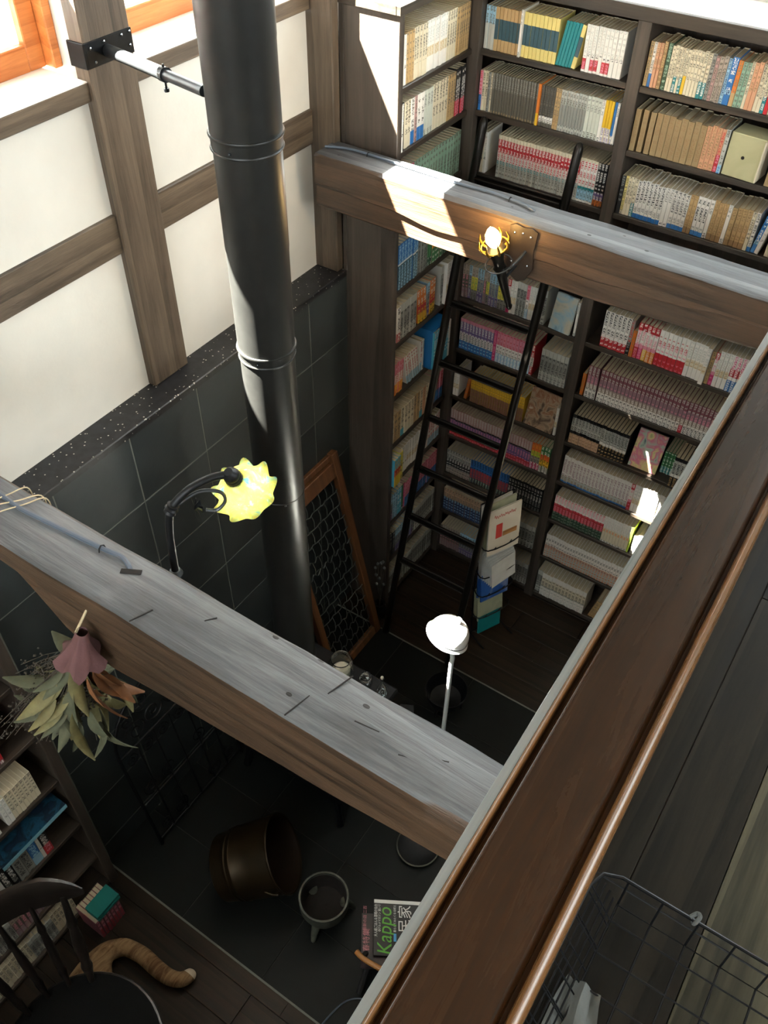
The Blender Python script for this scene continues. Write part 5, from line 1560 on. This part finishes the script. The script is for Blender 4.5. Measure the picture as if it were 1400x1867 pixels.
# local frame of a magazine: x reading direction, z up the cover, cover looks along -y
rdir = Vector((-0.55, 0.835, 0.0)).normalized()
upv = Vector((-0.80, -0.585, 0.13)).normalized()
upv = (upv - rdir * upv.dot(rdir)).normalized()
def mag_matrix(origin, r_, u_):
    n_ = r_.cross(u_)
    m = Matrix.Identity(4)
    for i in range(3):
        m[i][0], m[i][1], m[i][2], m[i][3] = r_[i], -n_[i], u_[i], origin[i]
    return m
KO = Vector((-0.655, 1.012, 0.305)) - upv * 0.285
k1 = cover_book('magazine', 'black glossy magazine with green script title in the sling holder', 0.215, 0.285, 0.008, blackc, mag_matrix(KO, rdir, upv), 'paper', 'magazines in the sling holder')
RX90 = Matrix.Rotation(math.radians(90), 4, 'X')
kt = text_mesh('title_lettering', 'Kappo', 0.085, greenink, k1, Matrix.Translation((0.0, -0.0008, 0.213)) @ RX90, 0.0003, 0.18)
kt.scale.x = 0.188 / max(0.01, max(v_.co.x for v_ in kt.data.vertices))
text_mesh('headline_lettering', 'い民家', 0.062, whiteink, k1, Matrix.Translation((0.035, -0.0008, 0.135)) @ RX90, 0.0003)
text_mesh('small_lettering', '大人組ごはん＆酒場の仙台', 0.0155, whiteink, k1, Matrix.Translation((0.07, -0.0008, 0.272)) @ RX90, 0.0002)
text_mesh('small_lettering', '◎グルメマガジン 寛いで', 0.0125, whiteink, k1, Matrix.Translation((0.09, -0.0008, 0.258)) @ RX90, 0.0002)
text_mesh('small_lettering', '暮らしてみたくなる町と', 0.0115, whiteink, k1, Matrix.Translation((0.09, -0.0008, 0.195)) @ RX90, 0.0002)
for c_ in list(k1.children):
    if 'lettering' in c_.name and not c_.name.startswith('title'):
        room = 0.198 - c_.location.x
        c_.scale.x = min(1.0, room / max(0.01, max(v_.co.x for v_ in c_.data.vertices)))
MB().box(0.055, 0.085, -0.0012, 0, 0.193, 0.204).build('blue_box', blueink, k1)
MB().box(0.203, 0.217, -0.0012, 0.004, 0.0, 0.285).build('silver_edge', 'enamel', k1)
k2 = cover_book('magazine', 'dark magazine with pink print behind the black glossy one', 0.21, 0.28, 0.007, pinkc, mag_matrix(KO + upv * 0.055 - rdir * 0.045 + Vector((0, 0, -0.016)), rdir, upv), 'paper', 'magazines in the sling holder')
text_mesh('title_lettering', '春特集', 0.03, pinkink, k2, Matrix.Translation((0.06, -0.0008, 0.25)) @ RX90, 0.0002)
text_mesh('small_lettering', '最新の店 二百', 0.016, pinkink, k2, Matrix.Translation((0.14, -0.0008, 0.262)) @ RX90, 0.0002)
strand('floor_cable', [(-0.42, 0.95, 0.008), (-0.56, 0.93, 0.008), (-0.645, 0.925, 0.008), (-0.70, 0.88, 0.008), (-0.725, 0.80, 0.008), (-0.735, 0.70, 0.008), (-0.74, 0.55, 0.008)], 0.004, 'cable', 'thin grey cable curling across the slate under the handrail', 'cable')

# ------------------------------------------------------------------ spindle-back chair
ch = empty('spindle_chair', (-1.29, 0.105, 0.0))
tag(ch, 'dark spindle-back wooden chair with black seat in the shaded corner', 'chair')
MB().lathe([(0.0, 0.43), (0.24, 0.428), (0.275, 0.435), (0.29, 0.448), (0.288, 0.46), (0.26, 0.462), (0.12, 0.452), (0.0, 0.45)], 44).build('seat', 'cushion', ch, True)
MB().lathe([(0.283, 0.436), (0.292, 0.44), (0.295, 0.45), (0.291, 0.46), (0.284, 0.462)], 44, (0, 0, 0), (0, 0, 1), None, False).build('seat_rim', 'black_wood', ch, True)
cr = MB()
vs, fs = [], []
na = 26
for i in range(na + 1):
    a = math.radians(116 + (244 - 116) * i / na)
    e = min(1.0, min(i, na - i) / 4.0)
    e = math.sqrt(max(0.05, e))
    hgt = 0.08 * e
    cx, cy = math.cos(a), math.sin(a)
    R0 = 0.375
    for (dr_, dz) in ((-0.013, -hgt), (0.011, -hgt), (0.022, -hgt * 0.2), (0.026, hgt * 0.75), (0.018, hgt), (0.004, hgt), (-0.008, hgt * 0.7), (-0.014, 0)):
        vs.append((cx * (R0 + dr_ * e), cy * (R0 + dr_ * e), 1.02 + dz))
for i in range(na):
    for j in range(8):
        fs.append((i * 8 + j, i * 8 + (j + 1) % 8, (i + 1) * 8 + (j + 1) % 8, (i + 1) * 8 + j))
fs += [tuple(range(8)), tuple(na * 8 + j for j in range(8))]
cr.add(vs, fs).build('crest_rail', 'black_wood', ch, True)
for i in range(7):
    a = math.radians(128 + (232 - 128) * i / 6)
    b0 = Vector((math.cos(a) * 0.262, math.sin(a) * 0.262, 0.455))
    t0 = Vector((math.cos(a) * 0.372, math.sin(a) * 0.372, 0.985))
    f_ = (0, .08, .16, .2, .24, .4, .55, .66, .7, .74, .86, 1)
    rr = (.009, .010, .014, .016, .012, .017, .0145, .011, .015, .011, .009, .008)
    big = 1.35 if i in (0, 6) else 1.0
    MB().tube([b0.lerp(t0, k) for k in f_], [r * big for r in rr], 10).build('spindle', 'black_wood', ch, True)
for (sx, sy) in ((-1, -1), (-1, 1), (1, -1), (1, 1)):
    MB().tube([(sx * 0.15, sy * 0.15, 0.435), (sx * 0.18, sy * 0.18, 0.25), (sx * 0.2, sy * 0.2, 0.12), (sx * 0.215, sy * 0.215, 0.002)], [.018, .022, .015, .013], 10).build('leg', 'black_wood', ch, True)
for (p, q_) in (((-0.18, -0.18, 0.24), (0.18, -0.18, 0.24)), ((-0.18, 0.18, 0.24), (0.18, 0.18, 0.24)), ((0, -0.18, 0.24), (0, 0.18, 0.24))):
    MB().tube([p, Vector(p).lerp(Vector(q_), 0.5), q_], [.010, .014, .010], 8).build('stretcher', 'black_wood', ch, True)

# ------------------------------------------------------------------ cat lying under the chair, tail stretched out
fur = NT('ginger_fur')
fv = fur.coords('Object')
fsx = fur.add('ShaderNodeSeparateXYZ')
fur.link(fv, fsx.inputs[0])
strp = fur.noise(fur.coords('Object', (14, 3, 3)), 3.0, 4, 0.6, 1.0)
fc = fur.ramp(strp, [(0.35, lin('#6d4f33')), (0.62, lin('#a58763'))])
tipm = fur.math('MULTIPLY', fur.math('GREATER_THAN', fsx.outputs['Y'], 0.262), fur.math('GREATER_THAN', fsx.outputs['X'], 0.17))
fur.set(Base_Color=fur.mix(tipm, fc, lin('#dfd2bd')), Roughness=0.9)
fur.bump(fur.noise(fur.coords('Object', (1, 1, 1)), 180, 4, 0.7), 0.6, 0.004)
cat = bpy.data.meshes.new('cat')
CV = [((-0.10, 0.02, 0.085), 0.078), ((-0.10, -0.09, 0.09), 0.085), ((-0.08, -0.20, 0.088), 0.076), ((-0.05, -0.27, 0.10), 0.05), ((-0.02, -0.325, 0.105), 0.05), ((0.005, -0.37, 0.09), 0.026),
      ((-0.15, 0.12, 0.07), 0.05), ((-0.10, 0.196, 0.045), 0.038), ((-0.01, 0.212, 0.043), 0.037), ((0.07, 0.206, 0.042), 0.036), ((0.135, 0.206, 0.042), 0.036), ((0.19, 0.225, 0.042), 0.035), ((0.21, 0.265, 0.042), 0.033), ((0.203, 0.29, 0.042), 0.018),
      ((-0.03, -0.24, 0.035), 0.028), ((0.03, -0.29, 0.022), 0.02), ((-0.13, -0.22, 0.035), 0.028), ((-0.13, -0.30, 0.022), 0.02), ((-0.01, 0.0, 0.04), 0.04), ((0.03, -0.08, 0.025), 0.022),
      ((-0.05, -0.325, 0.15), 0.018), ((-0.055, -0.325, 0.172), 0.004), ((0.012, -0.322, 0.15), 0.018), ((0.018, -0.322, 0.172), 0.004)]
CE = [(0, 1), (1, 2), (2, 3), (3, 4), (4, 5), (0, 6), (6, 7), (7, 8), (8, 9), (9, 10), (10, 11), (11, 12), (12, 13), (2, 14), (14, 15), (2, 16), (16, 17), (0, 18), (18, 19), (4, 20), (20, 21), (4, 22), (22, 23)]
cat.from_pydata([c[0] for c in CV], CE, [])
cato = bpy.data.objects.new('cat', cat)
COL.objects.link(cato)
cato.location = (-1.50, 0.325, 0.002)
sk = cato.modifiers.new('skin', 'SKIN')
for i, c in enumerate(CV):
    cat.skin_vertices[0].data[i].radius = (c[1], c[1])
cat.skin_vertices[0].data[0].use_root = True
sk.use_smooth_shade = True
sub = cato.modifiers.new('subdivision', 'SUBSURF')
sub.levels = 2
sub.render_levels = 2
dg = bpy.context.evaluated_depsgraph_get()
cm = bpy.data.meshes.new_from_object(cato.evaluated_get(dg))
cato.modifiers.clear()
cato.data = cm
cm.materials.clear()
cm.materials.append(fur.m)
for p in cm.polygons:
    p.use_smooth = True
    p.material_index = 0
tag(cato, 'ginger cat under the dark chair, pale-tipped tail stretched across the floor', 'cat')

# ------------------------------------------------------------------ wrought iron gate panel leaning on the slate
gp = empty('iron_gate_panel', (-1.80, 1.235, 0.0), (0, math.radians(-7.8), 0))
tag(gp, 'wrought iron scroll panel with arched top leaning on the slate wall', 'iron panel')
GW = 0.285
arch = [(0, -GW, 0.0), (0, -GW, 0.7)] + [(0, -GW * math.cos(t), 0.7 + 0.26 * math.sin(t)) for t in [k * math.pi / 14 for k in range(1, 14)]] + [(0, GW, 0.7), (0, GW, 0.0)]
MB().tube(arch, 0.008, 8).build('outer_frame', 'iron', gp, True)
for z in (0.04, 0.32, 0.68):
    MB().tube([(0, -GW, z), (0, GW, z)], 0.006, 8).build('cross_bar', 'iron', gp, True)
for k in range(1, 6):
    y = -GW + 2 * GW * k / 6
    MB().tube([(0, y, 0.04), (0, y, 0.68)], 0.005, 8).build('upright_bar', 'iron', gp, True)
def curl(cy_, cz_, r, turns, a0, sgn):
    return [(0.0, cy_ + sgn * r * (1 - 0.85 * k / 26) * math.cos(a0 + turns * 6.283 * k / 26), cz_ + r * (1 - 0.85 * k / 26) * math.sin(a0 + turns * 6.283 * k / 26)) for k in range(27)]
for s_ in (-1, 1):
    for (cy_, cz_, r, a0) in ((0.06, 0.77, 0.055, 3.1), (0.16, 0.75, 0.06, 0.2), (0.09, 0.87, 0.05, 4.4), (0.19, 0.83, 0.035, 1.0), (0.05, 0.62, 0.035, 1.6), (0.145, 0.62, 0.035, 1.6), (0.235, 0.62, 0.035, 1.6), (0.095, 0.39, 0.045, 4.7), (0.21, 0.39, 0.045, 4.7), (0.12, 0.10, 0.05, 1.6), (0.22, 0.10, 0.04, 1.6)):
        MB().tube(curl(s_ * cy_, cz_, r, 1.6, a0, s_), 0.0042, 6).build('scroll', 'iron', gp, True)

# ------------------------------------------------------------------ dried bouquet hanging from the near beam
bq = empty('dried_bouquet', (-1.135, 0.585, 2.50))
tag(bq, 'hanging bouquet of dried leaves in dusty pink paper', 'dried flowers')
hang = Vector((-0.075, -0.03, -0.30))
MB().tube(smooth_path([(0.01, 0.05, 0.11), (0.0, 0.03, 0.075), (0.0, 0.0, 0.05)]), 0.003, 6).build('hanging_string', 'rope', bq, True)
hd = hang.normalized()
def crumple(r, z, a, i):
    return r * (1 + 0.18 * math.sin(5 * a + i) * (i / 3.0)), z + 0.012 * math.sin(7 * a) * i / 3.0
MB().lathe([(0.012, -0.06), (0.020, -0.02), (0.036, 0.02), (0.050, 0.05)], 28, (0, 0, 0.0), hd, crumple, False).build('paper_wrap', 'pink', bq, True)
rb = random.Random(5)
sd1 = hd.orthogonal().normalized()
sd2 = hd.cross(sd1)
def leaf_mesh(length, width, curlv):
    vs, fs = [], []
    n = 6
    for i in range(n + 1):
        t = i / n
        w = width * math.sin(math.pi * min(1, t * 0.93 + 0.05)) ** 0.8
        z = -curlv * t * t
        vs += [(-w, length * t, z + w * 0.35), (0, length * t, z), (w, length * t, z + w * 0.35)]
        vs += [(-w * .95, length * t, z + w * 0.35 - 0.0008), (0, length * t, z - 0.0008), (w * .95, length * t, z + w * 0.35 - 0.0008)]
    for i in range(n):
        a, b = i * 6, (i + 1) * 6
        fs += [(a, a + 1, b + 1, b), (a + 1, a + 2, b + 2, b + 1), (a + 3, b + 3, b + 4, a + 4), (a + 4, b + 4, b + 5, a + 5), (a, b, b + 3, a + 3), (a + 2, a + 5, b + 5, b + 2)]
    return MB().add(vs, fs)
leaves = {}
for nm, mt in (('leaf', 'leaf'), ('leaf_dark', 'leaf_dark'), ('leaf_orange', 'leaf_orange')):
    for v_ in range(3):
        t0 = leaf_mesh(0.085 + 0.022 * v_, 0.013 + 0.004 * v_, 0.03 + 0.012 * v_).build('leaf', mt, None, True)
        leaves[(nm, v_)] = t0.data
        bpy.data.objects.remove(t0)
for k in range(84):
    ang = rb.uniform(0, 6.283)
    sp = rb.uniform(0.15, 0.95)
    dist = rb.uniform(0.05, 0.24)
    base = hd * dist + (sd1 * math.cos(ang) + sd2 * math.sin(ang)) * sp * (0.03 + dist * 0.26)
    d_ = (hd * rb.uniform(0.5, 1.0) + (sd1 * math.cos(ang) + sd2 * math.sin(ang)) * sp * 0.8 + Vector((0, 0, -0.35))).normalized()
    side = (base - hd * dist).dot(Vector((1, 0.3, 0)))
    if side > 0.022 and dist < 0.17:
        kind = 'leaf_orange'
    elif rb.random() < 0.55 and side > -0.05:
        kind = 'leaf'
    else:
        kind = 'leaf_dark'
    o = bpy.data.objects.new('leaf', leaves[(kind, rb.randrange(3))])
    COL.objects.link(o)
    o.parent = bq
    o.location = base
    o.rotation_mode = 'QUATERNION'
    o.rotation_quaternion = Vector((0, 1, 0)).rotation_difference(d_) @ Quaternion((0, 1, 0), rb.uniform(0, 6.283))
tw_ = MB()
for k in range(230):
    ang = rb.uniform(0, 6.283)
    sp = rb.uniform(0.2, 1.0)
    L_ = rb.uniform(0.16, 0.36)
    e = hd * L_ + (sd1 * math.cos(ang) + sd2 * math.sin(ang)) * sp * L_ * 0.42 + Vector((-0.07, 0, 0)) * (L_ / 0.3)
    m_ = e * 0.6 + Vector((rb.uniform(-.01, .01), rb.uniform(-.01, .01), 0))
    tw_.tube([(0, 0, 0), m_, e], 0.0009, 4)
    for j in range(9):
        p = m_.lerp(e, rb.random()) + Vector((rb.uniform(-.014, .014), rb.uniform(-.014, .014), rb.uniform(-.014, .014)))
        s_ = rb.uniform(0.002, 0.0045)
        tw_.add([p + Vector((s_, 0, 0)), p + Vector((-s_, 0, 0)), p + Vector((0, s_, 0)), p + Vector((0, -s_, 0)), p + Vector((0, 0, s_)), p + Vector((0, 0, -s_))], [(0, 2, 4), (2, 1, 4), (1, 3, 4), (3, 0, 4), (2, 0, 5), (1, 2, 5), (3, 1, 5), (0, 3, 5)])
tt = tw_.build('twigs_and_seed_heads', 'twig', bq)
tt['kind'] = 'stuff'

# ------------------------------------------------------------------ wire tray on the upper floor, with a folded cloth
wt = empty('wire_tray', (0.187, 0.325, Z2 + 0.001))
tag(wt, 'black wire mesh tray on the upper floor beside the handrail', 'wire tray')
xl, xr, yn_, yf_ = -0.205, 0.26, -0.30, 0.305
zr, zb_ = 0.085, 0.012
rim = [(xl, yn_, zr), (xl, yf_ - 0.035, zr), (xl + 0.010, yf_ - 0.010, zr), (xl + 0.035, yf_, zr), (xr, yf_, zr), (xr, yn_, zr)]
MB().tube(rim, 0.003, 8, False, True).build('rim', 'wire', wt, True)
bxl, byf = xl + 0.045, yf_ - 0.006
MB().tube([(bxl, yn_, zb_), (bxl, byf, zb_), (xr, byf, zb_), (xr, yn_, zb_)], 0.0022, 6, False, True).build('base_rim', 'wire', wt, True)
xx = bxl
while xx < xr:
    MB().tube([(xx, yn_, zb_), (xx, byf, zb_), (xx, yf_, zr)], 0.0016, 6).build('long_wire', 'wire', wt, True)
    xx += 0.052
yy = yn_
while yy < byf:
    MB().tube([(xl, yy, zr), (bxl, yy, zb_), (xr, yy, zb_)], 0.0016, 6).build('cross_wire', 'wire', wt, True)
    yy += 0.052
for k in range(1, 5):
    f_ = k / 5
    MB().tube([(xl + (bxl - xl) * f_, yn_, zr + (zb_ - zr) * f_), (xl + (bxl - xl) * f_, byf, zr + (zb_ - zr) * f_)], 0.0014, 6).build('side_wire', 'wire', wt, True)
for k in range(-5, 11):
    MB().tube([(xl, yn_ + 0.05 * (k + 5) * 0.75, zr), (bxl, yn_ + 0.05 * (k + 5) * 0.75, zb_)], 0.0014, 6).build('side_wire', 'wire', wt, True)
MB().tube([(xl, (yf_ - 0.0), zr - 0.028), (xr, yf_ - 0.002, zr - 0.028)], 0.0018, 6).build('side_wire', 'wire', wt, True)
kn = Vector((-0.066, yf_, zr))
MB().tube(smooth_path([kn + Vector((-0.004, 0, 0.004)), kn + Vector((0.002, 0.006, 0.012)), kn + Vector((0.006, 0.0, 0.018)), kn + Vector((0.004, -0.004, 0.0)), kn + Vector((0.002, 0.002, -0.008))]), 0.003, 8).build('tie_knot', 'bag', wt, True)
cl = MB()
vs, fs = [], []
nx, ny = 10, 12
for j in range(ny + 1):
    for i in range(nx + 1):
        u_, v_ = i / nx, j / ny
        x = 0.05 - 0.012 * v_ + (u_ - 0.5) * 0.10 * (1.25 - 0.75 * v_) + 0.006 * math.sin(v_ * 5)
        y = 0.30 + 0.195 * v_
        z = Z2 + 0.018 + 0.02 * abs(math.sin(u_ * 5.5 + v_ * 2)) * (1 - abs(2 * u_ - 1) * 0.5) + 0.012 * math.sin(v_ * 4 + 1)
        vs.append((x, y, z))
for j in range(ny):
    for i in range(nx):
        a = j * (nx + 1) + i
        fs.append((a, a + 1, a + nx + 2, a + nx + 1))
m0 = len(vs)
vs += [(x, y, z - 0.003) for (x, y, z) in vs]
fs += [tuple(i + m0 for i in reversed(f)) for f in fs[:nx * ny]]
co = cl.add(vs, fs).build('folded_cloth', 'bag', None, True)
tag(co, 'grey crumpled cloth lying in the wire tray', 'cloth')

# ------------------------------------------------------------------ dried stems in a crock behind the net screen
dc = empty('flower_crock', (-1.705, 2.63, 0.001))
tag(dc, 'pale dried stems in a dark crock beside the side bookcase', 'dried flowers')
MB().lathe([(0.0, 0.003), (0.032, 0.003), (0.042, 0.03), (0.043, 0.07), (0.03, 0.10), (0.026, 0.11), (0.03, 0.118), (0.024, 0.118), (0.02, 0.10)], 24, (0, 0, 0), (0, 0, 1), None, False).build('crock', 'iron', dc, True)
rs = random.Random(9)
for k in range(9):
    a = rs.uniform(0, 6.283)
    e = Vector((math.cos(a) * rs.uniform(0.01, 0.035) , math.sin(a) * rs.uniform(0.01, 0.035), rs.uniform(0.28, 0.46)))
    MB().tube(smooth_path([(0, 0, 0.05), (e.x * 0.2, e.y * 0.2, 0.17), (e.x, e.y, e.z)]), 0.0015, 5).build('stem', 'twig', dc)
    MB().lathe([(0.0, -0.012), (0.007, -0.006), (0.009, 0.002), (0.005, 0.009), (0.0, 0.011)], 8, e, (e.x, e.y, 0.1)).build('seed_head', 'bag', dc, True)
